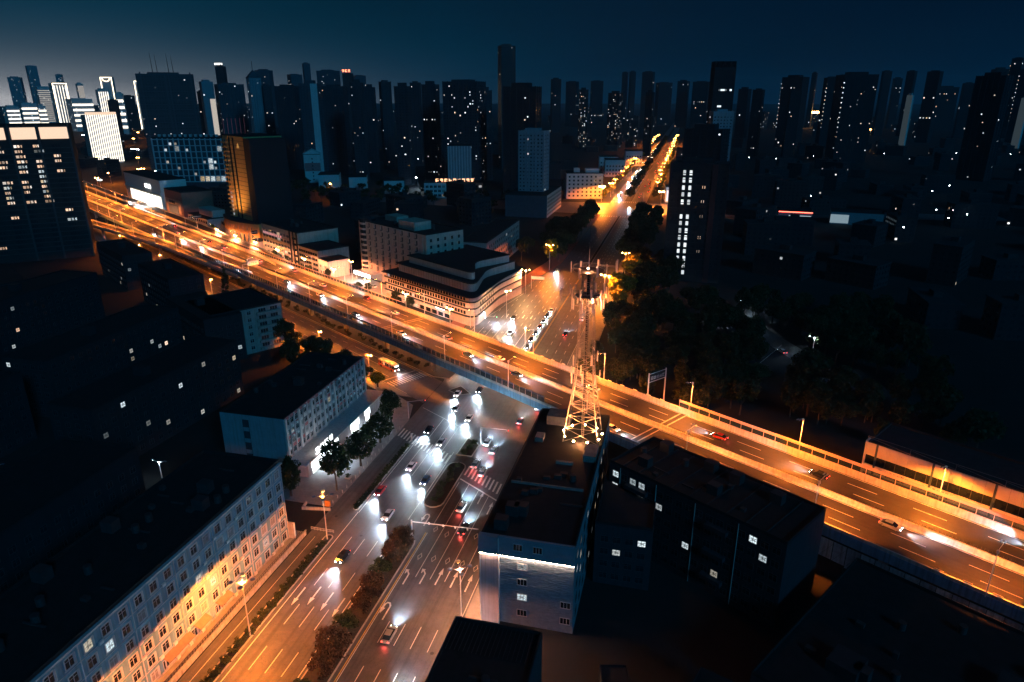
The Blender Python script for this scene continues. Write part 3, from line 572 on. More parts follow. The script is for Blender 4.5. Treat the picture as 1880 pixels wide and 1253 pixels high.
win_rows(G, 'r', 66, 25, [5+3.45*j for j in range(8)], 5, 1.2, 1.5, kind='dark')
# ---- Hred: block with red upright sign facing the avenue
Hr = block('side_street_block', 'grey block with rows of small windows and a red upright sign facing the avenue', 'building', (-72, 394), 0, 17, 82, 20, mat('wall_tanpink', (.36, .27, .25), .85, .12, .5, streak=.2))
win_rows(Hr, 'r', 17, 82, [2+3.5*j for j in range(5)], 17, 1.4, 1.5, 4, 80, litp(8, .03), 'dark'); win_rows(Hr, 'f', 17, 82, [2, 6.5, 11, 15.5], 1, 5, 1.4, kind='dark')
s_ = MB(); 
for k in range(3): glyph(s_, 0, k*2.7, 2.2, random.Random(60+k), -.3)
s_.build('red_sign', red_e, Hr, (17.3, 1.2, 7.5), R(60)); light('red_sign_light', 'POINT', Hr, (18.6, .6, 11), 900, (1, .15, .1), .5)
# ---- M: street front buildings further left behind the highway
M1 = Hblock('street_block', 'five storey tan block with a pink sign board behind the highway', 'building', -304, -252, 38, 66, 21, mat('wall_sand', (.40, .33, .27), .85, .12, .5, streak=.25))
win_rows(M1, 'f', 52, 28, [2, 5.6, 9.2, 12.8, 16.4], 9, 3.6, 1.7, 1, 40, litp(31, .06), 'tri'); win_rows(M1, 'f', 52, 28, [2, 5.6, 9.2, 12.8, 16.4], 1, 5, 1.4, 42, 51, kind='dark')
s_ = MB()
for k in range(9): glyph(s_, k*3.1, 0, 1.6, random.Random(80+k), -.2)
s_.build('pink_sign', emit('pink_sign', (1.0, .45, .45), 1.0), M1, (3, -.3, 14.9)); 
for k in range(3): box('fin', M1.children[0].data.materials[0], M1, 41+k*4.6, -.6, 0, 41.8+k*4.6, 0, 21.4)
M2 = Hblock('street_block', 'low tan annex with ribbon windows beside the five storey tan block', 'building', -251, -226, 37, 58, 14, mat('wall_sand2', (.38, .31, .27), .85, .15, .5, streak=.3)); win_rows(M2, 'f', 25, 21, [1.5, 4.6, 7.7, 10.8], 8, 2.4, 1.5, kind='dark')
M3 = Hblock('street_block', 'small pale block at the edge of the lit hotel yard', 'building', -224, -213, 36, 50, 10, cream); win_rows(M3, 'f', 11, 14, [2, 5.5], 3, 1.4, 1.5, lit=((1, 1),))
Hblock('gate_house', 'small tan gatehouse between the podium and the five storey tan block', 'building', -318, -307, 36, 42, 8, wallF)
yel = mat('wall_ochre', (.42, .27, .10), .8, .15, .5, streak=.2)
Y = Hblock('ochre_tower', 'tall ochre tower with dark vertical window bands behind the curved podium', 'building', -372, -336, 46, 74, 75, yel)
for x0, x1 in ((10, 13), (17, 19.5)): box('window_band', glass_d, Y, x0, -.12, 16, x1, -.01, 74)
for j in range(19): box('floor_joint', eave, Y, 13.1, -.1, 17+j*3.05, 36, -.015, 17.25+j*3.05)
for j in range(18):
    bq = box('balcony', yel, Y, -.8, -1.2, 17+j*3.1, 8.5, -.02, 18.1+j*3.1); window(Y, 2.2, -.02, 18.3+j*3.1, 0, 2.2, 1.6, 1 if j < 6 else 0, 'sash')
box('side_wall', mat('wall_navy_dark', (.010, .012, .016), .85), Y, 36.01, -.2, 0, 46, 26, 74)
s_ = MB(); s_.tube((0, -.1, 0), (1.5, -.1, 3.4), .22); s_.tube((3, -.1, 0), (1.5, -.1, 3.4), .22); s_.tube((.8, -.1, 1.2), (2.2, -.1, 1.2), .2); s_.build('logo', emit('logo_amber', (1, .55, .15), .5), Y, (25, -.1, 67))
light('facade_light', 'SPOT', Y, (16, -13, 19), 60000, (1, .42, .1), .5, 120, .8, (R(155), 0, 0))
pp = [(i*2.2, -7*math.sin(math.pi*i/28)**.8 if 0 < i < 28 else 0) for i in range(29)]
P_ = thing('curved_podium', 'curved ochre podium with tall glazed bays at the foot of the ochre tower', 'building', H(-384, 44), -HA)
MB().prism(pp+[(61.6, 10), (0, 10)], 0, 17).build('wall', yel, P_); MB().prism([(x, y-.4) for x, y in pp]+[(61.6, 10), (0, 10)], 17, 17.4).build('roof', roof_m, P_)
for i in range(3, 26, 2):
    x, y = pp[i]; x2, y2 = pp[i+1]; window(P_, x, y-.02, 1.5, math.atan2(y2-y, x2-x), 1.5, 7.6, 0, 'tri')
    if i > 8: window(P_, x, y-.02, 12, math.atan2(y2-y, x2-x), .6, 2.4, 0, 'plain')
s_ = MB(); 
for k in range(4): glyph(s_, k*2.6, 0, 2.2, random.Random(90+k), -.3)
s_.build('sign_lettering', black_m, P_, (9, -5.8, 11.5), -R(9))
S1 = Hblock('street_block', 'small two part tan shop block beside the curved podium', 'building', -440, -398, 36, 52, 12, wallF); win_rows(S1, 'f', 42, 16, [2, 5.5, 8.6], 9, 2, 1.8, kind='dark'); box('upper_block', wallF, S1, 12, 5, 12.7, 40, 15, 18)
brown = mat('wall_brown', (.24, .10, .07), .8, .15, .5)
BR = Hblock('brown_store', 'red brown retail box with a large billboard frame on its front', 'building', -494, -452, 37, 62, 27, brown)
box('front_panel', mat('front_peach', (.42, .24, .16), .8, .1, 1), BR, 1.5, -.4, 2, 38.5, -.02, 20); fr = box('billboard', mat('billboard', (.05, .05, .065), .4, .4, .3), BR, 9, -.7, 4, 31, -.42, 15); box('billboard_frame', frame_d, fr, 8.5, -.62, 3.5, 31.5, -.45, 15.5)
s_ = MB()
for k in range(5): glyph(s_, k*2.8, 0, 2.4, random.Random(100+k), -.3)
s_.build('sign_lettering', black_m, BR, (11, -.45, 16.5)); light('store_front_fill', 'SPOT', BR, (20, -9, 3), 40000, SODW, .5, 130, .6, (R(140), 0, 0))  # spot added to brighten the store front; the lettering has no lamp
mall_m = mat('wall_mall', (.55, .53, .50), .7, .1, .5)
ML = Hblock('shopping_mall', 'pale shopping mall with floodlit glowing front beside the highway', 'building', -604, -500, 36, 58, 33, mall_m)
box('glowing_front', emit('mall_glow', (1.0, .93, .80), 2.2, .01), ML, 14, -.3, 1, 102, -.02, 19); box('cornice', mall_m, ML, -.6, -.9, 20.5, 104.6, -.02, 22)
for k in range(11): box('mullion', mall_m, ML, 14+k*8.6, -.5, 1, 14.7+k*8.6, -.31, 20)
s_ = MB()
for k in range(4): glyph(s_, k*4.2, 0, 3.4, random.Random(110+k), -.3)
s_.build('sign_lettering', shop_e, ML, (62, -.3, 24)); light('mall_light', 'SPOT', ML, (80, -14, 16), 260000, (1, .97, .9), 2, 150, .5); light('mall_light', 'SPOT', ML, (48, -12, 12), 120000, (1, .97, .9), 2, 150, .5)
# white grid office
gridm = mat('grid_white', (.42, .46, .50), .7, .1, .5)
O = thing('grid_office', 'wide office block with a white square grid facade and lit rooms', 'building', (-502, 657), R(14))
MB().box(0, 0, 0, 74, 40, 60).build('wall', mat('office_core', (.03, .045, .06), .5, .3, .2), O); box('roof', roof_m, O, -.5, -.5, 60, 74.5, 40.5, 61)
for i in range(14): box('grid_fin', gridm, O, i*74/13-.5, -1, 14, i*74/13+.5, -.01, 60)
for j in range(8): box('grid_rail', gridm, O, 0, -.9, 14+j*6.3, 74, -.02, 14.9+j*6.3)
for i in range(7): box('grid_fin', gridm, O, -1, i*40/6-.4, 14, -.01, i*40/6+.4, 60)
for j in range(8): box('grid_rail', gridm, O, -.9, 0, 14+j*6.3, -.02, 40, 14.8+j*6.3)
q = random.Random(17); me_ = [MB().box(0, -.3, 0, 4.7, -.02, 5.2).mesh('office_window', m_) for m_ in (lit_c, lit_w)]
for i in range(13):
    for j in range(7):
        if q.random() < .2 or (j == 0 and i in (8, 9, 10, 11)): inst('office_window', me_[0], O, (i*74/13+.5, 0, 15+j*6.3), 0, (1, 1, 1) if q.random() < .5 or j == 0 else (.5, 1, .5))
for k in range(12): box('roof_hut', gridm, O, 4+k*5.6, 6, 61, 6+k*5.6, 9, 63.5)
# ---- left tower with floodlit crown
LT = block('left_tower', 'dark residential tower with a floodlit crown and rows of lit windows at the left edge', 'building', (-395.4, 323.4), R(42), 92, 30, 84, mat('wall_tower_dark', (.018, .019, .022), .85, .2, .3))
dkfin = mat('tower_fin', (.05, .05, .055), .8, .2, .5)
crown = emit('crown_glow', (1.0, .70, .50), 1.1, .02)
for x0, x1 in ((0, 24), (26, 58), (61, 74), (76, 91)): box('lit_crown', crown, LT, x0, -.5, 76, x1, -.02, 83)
for x in (25, 60, 75, 91.6): box('corner_fin', dkfin, LT, x-.5, -1.2, 0, x+.5, -.03, 85)
q = random.Random(44); mm = [MB().box(0, -.2, 0, 1.7, -.03, 1.5).box(2.2, -.2, 0, 3.6, -.03, 1.5).box(4.4, -.2, 0, 5.2, -.03, 1.5).mesh('window_row', m_) for m_ in (lit_w, lit_c, glass_d)]
for j in range(22):
    for i in range(9):
        p = .8 if j > 9 and i < 8 else (.12 if j > 3 else .04); k = q.random() < p
        o = inst('window_row', mm[(0 if q.random() < .75 else 1) if k else 2], LT, (1+i*10, 0, 6+j*3.1), 0, (q.uniform(.5, 1), 1, 1))
    box('floor_slab', dkfin, LT, 0, -.7, 5.2+j*3.1, 91, -.21, 5.6+j*3.1)
clutter(B, 1, 1, 19, 47, 17, 14, 2)
clutter(Cb, 1, 2, 17, 29, 20, 12, 3)
clutter(D, 1, 1, 42, 16, 20, 16, 4)
clutter(E_, 1, 1, 14, 37, 14, 12, 5)
clutter(G, 12, 3, 60, 22, 33, 10, 6)
clutter(M1, 2, 2, 48, 24, 21, 8, 7)
clutter(BR2, 2, 2, 90, 40, 8.5, 26, 8)
clutter(A, 1, 2, 19, 96, 21.4, 30, 1)
# ---- metro-like hall with a dark window band beyond the highway, right edge
MT = Hblock('panel_hall', 'long white panelled hall with a dark window band beyond the highway, right edge', 'building', 94, 222, 22, 38, 16, mat('hall_core', (.08, .085, .09), .7), mat('roof_hall', (.025, .025, .028), .8, .3, .5))
pnl = mat('hall_panel', (.50, .44, .43), .5, .08, .8); mu = [MB().box(.03, -.25, z0, 2.37, -.02, z1).mesh('wall_panel', pnl) for z0, z1 in ((13, 16.4), (8, 10.4))]; pw = MB().box(.05, -.06, 10.5, 2.35, -.02, 12.9).mesh('band_window', glass_d)
for i in range(53):
    inst('wall_panel', mu[0], MT, (i*2.4, 0, 0)); inst('wall_panel', mu[1], MT, (i*2.4, 0, 0)); inst('band_window', pw, MT, (i*2.4, 0, 0))
for k in range(10): box('hall_post', navy, MT, 2.2+k*13, -.4, 8, 2.7+k*13, -.26, 16.6)
box('end_fin', pnl, MT, -.5, -.3, 7, -.02, 2, 16.8)
tr_ = MB()
for k in range(12): tr_.tube((k*10, -.5, 16.5), (k*10, -.5, 18.3), .06, n=4); tr_.tube((k*10, -.5, 18.3), (k*10+10, -.5, 18.3), .05, n=4); tr_.tube((k*10, -.5, 18.0), (k*10+10, -.5, 16.9), .04, n=4)
tr_.build('roof_truss', mat('truss', (.3, .2, .16), .6), MT)
for x0, sd in ((3.5, 200), (13.5, 220)):
    s_ = MB(); r_ = random.Random(sd)
    for k in range(6): glyph(s_, 1.7+k*.95, 1.0, .8, r_, -.06)
    for k in range(5): glyph(s_, 1.9+k*.95, .0, .8, r_, -.06)
    s_.build('sign_lettering', mat('lettering_navy', (.02, .035, .10), .5), MT, (x0, -.27, 8.3)); s_ = MB(); s_.tube((.6, -.08, 1), (.6, 0, 1), .75, n=14); s_.build('round_logo', mat('logo_blue', (.12, .25, .38), .5), MT, (x0, -.27, 8.3))
# ---- unlit blocks on the left between the camera and the highway
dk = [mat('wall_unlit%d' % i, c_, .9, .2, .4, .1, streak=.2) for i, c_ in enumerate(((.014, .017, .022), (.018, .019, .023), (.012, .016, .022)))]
def dark_block(label, loc, rz, w_, d, h, n=8, p=.05, sides='rf', seed=0, name='unlit_block', hut=True):
    b = block(name, label, 'building', loc, rz, w_, d, h, dk[seed % 3], par=.5)
    for s_ in sides:
        ln = w_ if s_ == 'f' else d
        win_rows(b, s_, w_, d, [1.4+3.1*j for j in range(int((h-1)/3.1))], max(2, int(ln/3.6)), 1.5, 1.5, lit=litp(seed*7+len(s_)+ord(s_), p, .15), kind='dark')
    if hut: box('stair_hut', dk[seed % 3], b, w_*.4, d*.4, h, w_*.4+4, d*.4+3, h+2.6)
    return b
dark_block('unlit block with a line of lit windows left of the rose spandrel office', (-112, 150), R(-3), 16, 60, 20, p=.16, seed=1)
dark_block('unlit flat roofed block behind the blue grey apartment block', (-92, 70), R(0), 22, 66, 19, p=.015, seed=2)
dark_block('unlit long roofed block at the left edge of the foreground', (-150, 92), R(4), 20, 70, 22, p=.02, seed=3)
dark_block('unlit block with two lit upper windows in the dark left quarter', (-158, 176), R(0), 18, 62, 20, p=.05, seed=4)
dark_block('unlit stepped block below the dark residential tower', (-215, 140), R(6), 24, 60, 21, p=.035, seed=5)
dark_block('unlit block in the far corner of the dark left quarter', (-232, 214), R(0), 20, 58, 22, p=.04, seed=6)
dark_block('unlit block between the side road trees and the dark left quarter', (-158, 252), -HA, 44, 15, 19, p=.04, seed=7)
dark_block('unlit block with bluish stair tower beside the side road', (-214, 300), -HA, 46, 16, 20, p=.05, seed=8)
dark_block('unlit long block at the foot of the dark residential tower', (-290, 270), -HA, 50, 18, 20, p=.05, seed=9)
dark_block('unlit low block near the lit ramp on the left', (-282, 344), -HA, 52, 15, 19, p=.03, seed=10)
# ---- I: end of an apartment block lit orange by the side road lamps
wI = mat('wall_endblock', (.30, .27, .25), .85, .15, .6, streak=.3)
I_ = block('end_block', 'apartment block end with stacked balconies lit orange by the side road lamps', 'building', H(-152, -64)[:2], -HA, 30, 29, 19, wI)
for j in range(6):
    b_ = box('balcony', wI, I_, 30, 18, .8+j*3, 31.2, 28, 1.9+j*3); window(I_, 30.02, 19, 1.9+j*3, R(90), 3.2, 1.5, 0, 'tri'); window(I_, 30.02, 24, 1.9+j*3, R(90), 3.2, 1.5, 0, 'tri')
win_rows(I_, 'f', 30, 29, [1.6+3*j for j in range(6)], 8, 1.6, 1.5, lit=((4, 5), (4, 6), (1, 2))); win_rows(I_, 'r', 30, 29, [1.6+3*j for j in range(6)], 4, 1.6, 1.5, 1, 17, kind='sash')
# ---- buildings in the middle distance
mid = mat('wall_mid', (.20, .23, .27), .85, .15, .4, streak=.2); midd = mat('wall_mid_dark', (.05, .062, .08), .85, .2, .3); pale = mat('wall_pale', (.46, .46, .48), .85, .1, .5, streak=.15)
GB = block('gable_building', 'pale gabled apartment slab with a pink upper end wall in the middle distance', 'building', (-408, 800), R(28), 20, 86, 34, mid)
box('end_wall', pale, GB, 0, -.3, 0, 20, -.02, 34); MB().add([(-1, -1, 34.8), (21, -1, 34.8), (10, -1, 40), (-1, 86, 34.8), (21, 86, 34.8), (10, 86, 40)], [(0, 1, 2), (1, 4, 5, 2), (3, 0, 2, 5), (5, 4, 3)]).build('gable_roof', pale, GB); box('pink_panel', rose, GB, .5, -.4, 14, 19.5, -.31, 24)
win_rows(GB, 'r', 20, 86, [3+4.2*j for j in range(7)], 16, 3, 1.6, lit=litp(3, .08)); win_rows(GB, 'f', 20, 86, [3+4.2*j for j in range(7)], 1, 1.4, 1.6, off=.45, kind='dark')
SB = block('sign_building', 'low pale building with a row of glowing orange characters on its roof edge', 'building', (-212, 702), R(17), 62, 18, 16, pale); s_ = MB()
for k in range(9): glyph(s_, k*4.6, 0, 3.6, random.Random(300+k), -.3)
s_.build('roof_lettering', emit('amber_letters', (1.0, .50, .26), 3.2), SB, (12, -.3, 16.9)); win_rows(SB, 'f', 62, 18, [2, 6.5, 11], 14, 3, 2.4, lit=litp(6, .15))
bp = block('pale_block', 'slim pale bluish block with vertical ribs in the middle distance', 'building', (-205, 760), R(16), 26, 18, 50, mid)
for k in range(9): box('rib', pale, bp, k*3.1, -.6, 0, k*3.1+.8, -.01, 50)
for i, (x, y, w_, h_) in enumerate(((-365, 755, 24, 15), (-318, 740, 20, 15), (-268, 725, 22, 14))):
    b_ = block('low_house', 'small pale gable ended house among dark trees, %s of three' % ('leftmost', 'middle', 'rightmost')[i], 'house', (x, y), R(24), w_, 34, h_, pale); win_rows(b_, 'r', w_, 34, [3, 7.5], 7, 2, 1.6, lit=litp(i+70, .12))
W1 = block('white_block', 'white six storey block lit orange at the far junction', 'building', (-66, 735), R(14), 38, 26, 26, pale); win_rows(W1, 'f', 38, 26, [2.5+3.9*j for j in range(6)], 8, 1.7, 1.7, lit=litp(4, .06), kind='dark'); box('roof_house', pale, W1, 8, 6, 26.7, 14, 12, 31); box('roof_house', pale, W1, 20, 4, 26.7, 34, 14, 30.5)
W2 = block('junction_block', 'dark long block with orange lit side windows near the far junction', 'building', (-100, 610), R(0), 38, 70, 19, midd); box('side_wall', wallF, W2, 38.0, 0, 0, 38.2, 70, 19.4); win_rows(W2, 'r', 38.2, 70, [2+3.4*j for j in range(5)], 16, 2, 1.6, off=.0, kind='dark')
for i, (x, y) in enumerate(((-52, 960), (-66, 1010), (-40, 1130))): b_ = block('far_block', 'pale low block left of the far avenue, %s' % ('nearest', 'second', 'farthest')[i], 'building', (x, y), R(10), 26, 30, 22, pale); win_rows(b_, 'f', 26, 30, [3, 8, 13], 6, 2, 2, kind='dark')
SH = block('lit_shop_hall', 'white lit showroom at the far junction right of the avenue', 'building', (36, 735), R(5), 34, 22, 15, pale); box('glowing_front', emit('showroom_glow', (.95, .9, 1.0), 1.1), SH, 1, -.3, 1, 33, -.02, 12); light('shop_light', 'POINT', SH, (16, -8, 9), 16000, COOL, .5)
GS = block('petrol_roof', 'flat roofed shop with red neon edge beyond the white window tower', 'building', (132, 620), R(-5), 26, 20, 12, mid); box('neon_edge', red_e, GS, 0, -.4, 11.4, 26, -.1, 11.9); box('white_front', emit('cool_front', (.7, .9, 1), .6), GS, 8, -.3, 2, 25, -.02, 9)
GC = block('lit_low_hall', 'low hall with a pale lit front among the dark roofs on the right', 'building', (176, 640), R(-8), 40, 20, 10, mid); box('white_front', emit('cool_front2', (.6, .85, 1), .35), GC, 0, -.3, 1, 14, -.02, 8)
# ---- skyline towers: kind, x, y, width, height, heading in degrees
T=[
 ('fl_stripe',-2193,2132,54.6,138.4,47),('fl_gold',-2057,2063,52.4,149.2,46),('fl_slim',-2151,2245,24.3,151.2,45),('fl_crown',-1898,2102,41.1,168.3,43),
 ('fl_gold2',-1679,1848,34.7,124.8,43),('fl_edge',-1648,1959,20.7,151.7,41),('fl_low1',-2047,1859,45.0,75.4,49),('fl_low2',-1906,1791,46.4,85.9,48),
 ('fl_low3',-1828,1914,74.4,98.3,45),('fl_low4',-1557,1775,20.5,113.3,42),('fl_low5',-1913,1841,23.7,77.5,47),('fl_dk',-1424,1602,25.7,95.9,43),
 ('fl_dk2',-1605,1866,34.7,107.7,42),('fl_faint',-3740,3394,72.3,214.8,48),('fl_faint',-3976,3748,61.8,292.5,47),('fl_faint',-3656,3621,39.5,235.5,46),
 ('white_fins',-862,970,49.5,75.3,44),('antenna',-612,826,68.2,129.9,39),('l_sign',-1455,2110,34.0,198.8,36),('l_pale',-1046,1491,30.6,137.0,37),
 ('l_small',-1098,1529,18.4,116.0,37),('n_pink',-716,1110,46.8,122.8,35),('o_point',-616,1031,20.7,130.6,33),('c',-599,1036,13.8,122.6,33),
 ('c',-518,953,35.4,120.7,31),('c_strip',-407,826,26.3,117.1,30),('c',-418,906,33.8,119.3,28),('c',-350,840,15.5,122.1,26),
 ('c',-378,936,14.2,118.3,25),('c',-375,988,16.5,126.5,24),('c',-277,807,19.1,117.3,23),('c',-354,1045,15.6,126.2,22),
 ('c',-263,862,20.9,120.2,21),('z_big',-204,805,49.1,122.1,18),('c',-193,879,13.5,113.3,16),('tall',-204,1031,25.7,170.4,14),
 ('cc',-126,772,40.9,115.9,13),('dd',-83,639,27.2,72.4,12),('cf',-1436,2321,62.1,198.0,33),('cf',-1476,2620,58.5,193.3,30),
 ('cf',-1484,2721,31.3,237.9,30),('cf',-1414,2739,94.1,211.1,28),('cf_red',-1144,2394,38.9,183.7,27),('cf',-1143,2497,48.4,183.2,26),
 ('rf',-347,2181,31.3,158.6,11),('rf_lit',-163,1505,18.0,116.9,8),('rf_lit',-104,1520,29.3,110.6,6),('rf',-215,2935,23.8,201.4,5),
 ('rf',-181,2944,26.0,203.4,5),('rf',-108,2653,44.7,192.7,4),('rf2',-21,1335,14.6,110.1,3),('rf',-387,2686,48.5,162.5,9),
 ('rf',-304,2810,48.2,166.8,7),('rf',-50,2874,62.9,160.9,2),('rf',15,2683,42.8,162.0,1),('rf',76,2596,59.9,157.9,0),
 ('ii',91,950,28.9,135.8,-2),('jj',88,805,24.1,87.0,-2),('kk',66,635,36.3,75.4,-1),('ww',62,412,30.3,66.5,-1),
 ('rf',168,1794,29.3,125.1,-4),('rf2',167,1382,19.5,114.6,-5),('rr',250,1609,52.7,145.2,-7),('rr2',220,1292,18.9,116.0,-7),
 ('rf',466,2796,19.4,189.1,-8),('rr',333,1629,31.4,144.1,-10),('rr_edge',310,1263,61.0,139.4,-12),('rf',566,2203,25.4,174.0,-13),
 ('rf',626,2218,25.4,174.0,-15),('rf',592,1900,33.0,162.9,-16),('rf_pale',490,1669,13.5,106.3,-15),('rf',733,2760,29.9,168.3,-14),
 ('rf',874,2692,72.0,138.8,-17),('rr2',409,1030,39.0,130.2,-19),('rr',858,2173,29.7,201.6,-20),('rr',797,1952,22.8,167.6,-21),
 ('rr',786,2052,37.6,171.6,-20),('rf',752,2146,28.5,141.3,-18),('rf_pale',723,1727,15.8,101.0,-21),
]
CN = {}
def tower(kind, x, y, w_, h, rz, i):
    far = math.hypot(x, y) > 1600
    LB = {'c': ('dark residential tower with scattered lit windows in the central skyline row', 'central skyline towers'), 'cf': ('faint hazy tower on the skyline behind the central row', 'hazy towers behind the central row'), 'rf': ('faint dark tower on the distant right skyline', 'distant right skyline towers'), 'rf2': ('slim dark block standing before the distant right skyline', 'slim blocks on the right'), 'rf_lit': ('small far tower with many lit floors left of the far avenue', 'lit far blocks'), 'rr': ('dark tower with lit corner lights on the right skyline', 'right skyline towers'), 'rr2': ('near black tower silhouette in the right skyline group', 'black right towers'), 'rf_pale': ('slim pale floodlit block on the right skyline', 'pale right blocks'), 'fl_faint': ('ghostly tower fading into the glow at the left horizon', 'ghost towers'), 'fl_dk': ('dark block in front of the bright left skyline', 'dark left blocks'), 'fl_dk2': ('greyish block beside the bright left skyline', None),
          'antenna': ('big dark office tower with four roof antennas on the left', None), 'white_fins': ('glowing white hotel block with vertical light fins on the left', None), 'fl_crown': ('tower outlined in light with an arched crown on the left skyline', None), 'fl_gold': ('gold lit tower with bright vertical edges on the left skyline', None), 'fl_gold2': ('low gold lit tower before the arched crown tower', None), 'fl_stripe': ('pale tower with lit horizontal stripes on the left skyline', None), 'fl_slim': ('slim pale tower between the gold tower and the arched crown tower', None), 'fl_edge': ('bright edged tower just left of the antenna tower', None), 'l_sign': ('hazy tower with a glowing white roof sign', None), 'l_pale': ('tower with a pale floodlit side right of the antenna tower', None), 'l_small': ('small dark tower right of the antenna tower', None), 'n_pink': ('broad tower with faint pink vertical lines left of centre', None), 'o_point': ('tower with a pointed pyramid roof left of centre', None), 'c_strip': ('dark tower with its lit side put in as a paler strip, central row', None), 'z_big': ('broad dark slab tower with many lit windows at centre', None), 'tall': ('tallest slim tower rising above the skyline at centre', None), 'cc': ('dark twin slab in front of the tallest tower', None), 'dd': ('lower two faced block in front of the tallest tower', None), 'cf_red': ('hazy tower with glowing red roof signs', None), 'ii': ('dark tower with a crowned ribbed top right of the far avenue', None), 'jj': ('grey block with scattered lights below the crowned tower', None), 'kk': ('dark slab behind the white window tower', None), 'ww': ('dark tower with two columns of white lit stair windows right of the avenue', None), 'rr_edge': ('cluster tower edged with a line of lights on the right skyline', None),
          'fl_low1': ('brightly lit low hall at the far left horizon', None), 'fl_low2': ('brightly lit stepped hall at the far left horizon', None), 'fl_low3': ('long gold lit hall on the left horizon', None), 'fl_low4': ('bright white lit block beside the arched crown tower', None), 'fl_low5': ('small lit block between the bright halls on the left horizon', None)}
    lab, grp = LB[kind]; h = h-4 if kind in ('c', 'z_big', 'cc', 'rf', 'cf', 'rr', 'rr2', 'rr_edge') else h; q = random.Random(500+i); d = w_*q.uniform(.55, .8)
    if grp: CN[kind] = CN.get(kind, 0)+1; lab = '%s, %s from the left' % (lab, ORD[CN[kind]-1])
    off = {'ww': 0, 'antenna': 0}.get(kind, q.choice((-24, -16, 14, 22))); ww = w_/(math.cos(R(off))+d/w_*abs(math.sin(R(off)))); d = d*ww/w_; ang = R(rz+off)
    r = thing('skyline_tower' if h > 60 else 'lit_hall', lab, 'tower' if h > 60 else 'building', (x-ww/2*math.cos(ang), y-ww/2*math.sin(ang), 0), ang, grp)
    bright = kind.startswith('fl_') and kind not in ('fl_faint', 'fl_dk', 'fl_dk2')
    wm_ = {'l_pale': mid, 'rf_pale': pale, 'dd': mid, 'c_strip': midd, 'antenna': mat('wall_antenna', (.030, .042, .055), .6), 'n_pink': midd, 'c': mat('wall_skyline', (.030, .037, .048), .8, .2, .1), 'z_big': MATS.get('wall_skyline') or midd, 'rf': dk[2], 'cf': midd, 'fl_faint': mid, 'o_point': mid, 'tall': mat('wall_tall', (.03, .035, .042), .6), 'jj': mid, 'white_fins': pale}.get(kind, pale if bright else dk[i % 3])
    b = MB(); b.box(0, 0, 0, ww, d, h)
    if kind not in ('antenna', 'tall', 'white_fins') and not far:
        nv = max(2, int(ww/6)); s_ = ww/nv
        for k in range(nv+1): b.box(max(0, k*s_-.5), -.6, 0, min(ww, k*s_+.5), 0, h+.5)
        for k in range(max(2, int(d/6))+1): yy = k*d/max(2, int(d/6)); b.box(ww, yy-.4, 0, ww+.6, yy+.4, h+.4); b.box(-.6, yy-.4, 0, 0, yy+.4, h+.4)
    b.build('wall', wm_, r)
    if not far and kind not in ('antenna', 'white_fins'):
        fl = MB()
        for k in range(1, int(h/3.2)): fl.box(-.35, -.35, k*3.2, ww+.35, d*.9, k*3.2+.35)
        stuff(fl.build('floor_ledges', wm_, r))
    rb = MB(); rb.box(ww*.2, d*.2, h, ww*.75, d*.8, h+(2.2 if i % 2 else 4)); rb.build('roof_house', wm_, r)
    fh = 3.2 if not far else 6.4; bw = 3.2 if not far else 6; nf = int((h-4)/fh); p = {'c': .035, 'z_big': .13, 'cf': .035, 'rf': .03, 'rr': .05, 'rr2': .05, 'rr_edge': .06, 'n_pink': .05, 'rf_lit': .4, 'ww': 0, 'tall': .02, 'cc': .06, 'dd': .05, 'fl_stripe': .2, 'fl_faint': .14, 'antenna': .06, 'kk': .02, 'ii': .03, 'jj': .05, 'o_point': .04, 'white_fins': 0, 'l_sign': .03, 'fl_gold': .25, 'fl_crown': .08}.get(kind, .05 if not bright else .3)
    dw, lw = MB(), MB()
    for fx, fy, rz2, ln in ((0, 0, 0, ww), (ww, 0, R(90), d), (0, d, R(270), d)):
        nx = max(2, int(ln/bw)); st_ = ln/nx; ca, sa = math.cos(rz2), math.sin(rz2)
        for j in range(nf):
            run = q.random() < .012 and kind != 'ww'
            for k in range(nx):
                u0, u1 = k*st_+st_*(.22+.1*q.random()), k*st_+st_*(.5+.25*q.random()); z0 = 3+j*fh+.8; z1 = z0+fh*(.3+.15*q.random()); o = .05
                lit = q.random() < (p*.45 if not run else .5); t = lw if lit else dw
                if lit and far: u1 = u0+st_*.35; z1 = z0+2.6
                t.quad(*[(fx+u*ca+o*sa, fy+u*sa-o*ca, z) for u, z in ((u0, z0), (u1, z0), (u1, z1), (u0, z1))])
    if not far: stuff(dw.build('window_grid', glass_d, r))
    if lw.v: stuff(lw.build('lit_windows', lit_far, r))
    if kind == 'ww':
        me2 = MB().box(0, -.1, 0, 1.5, -.02, 2.6).mesh('stair_window', emit('stair_light', (.9, .97, 1), 1.15, .4, None, .5))
        for j in range(15):
            if j != 9:
                for xx in (6.5, 10): 
                    if q.random() < .93: inst('stair_window', me2, r, (xx, 0, 4+j*4.0))
        mw = MB().box(0, -.1, 0, 1.4, -.02, 1.5).mesh('room_window', lit_w)
        for j in (3, 5, 8, 10, 12): inst('room_window', mw, r, (17.5, 0, 5+j*4.0))
        MB().box(22, -.8, 0, 25, -.01, 66).build('red_strip', mat('strip_red', (.06, .015, .015), .8), r)
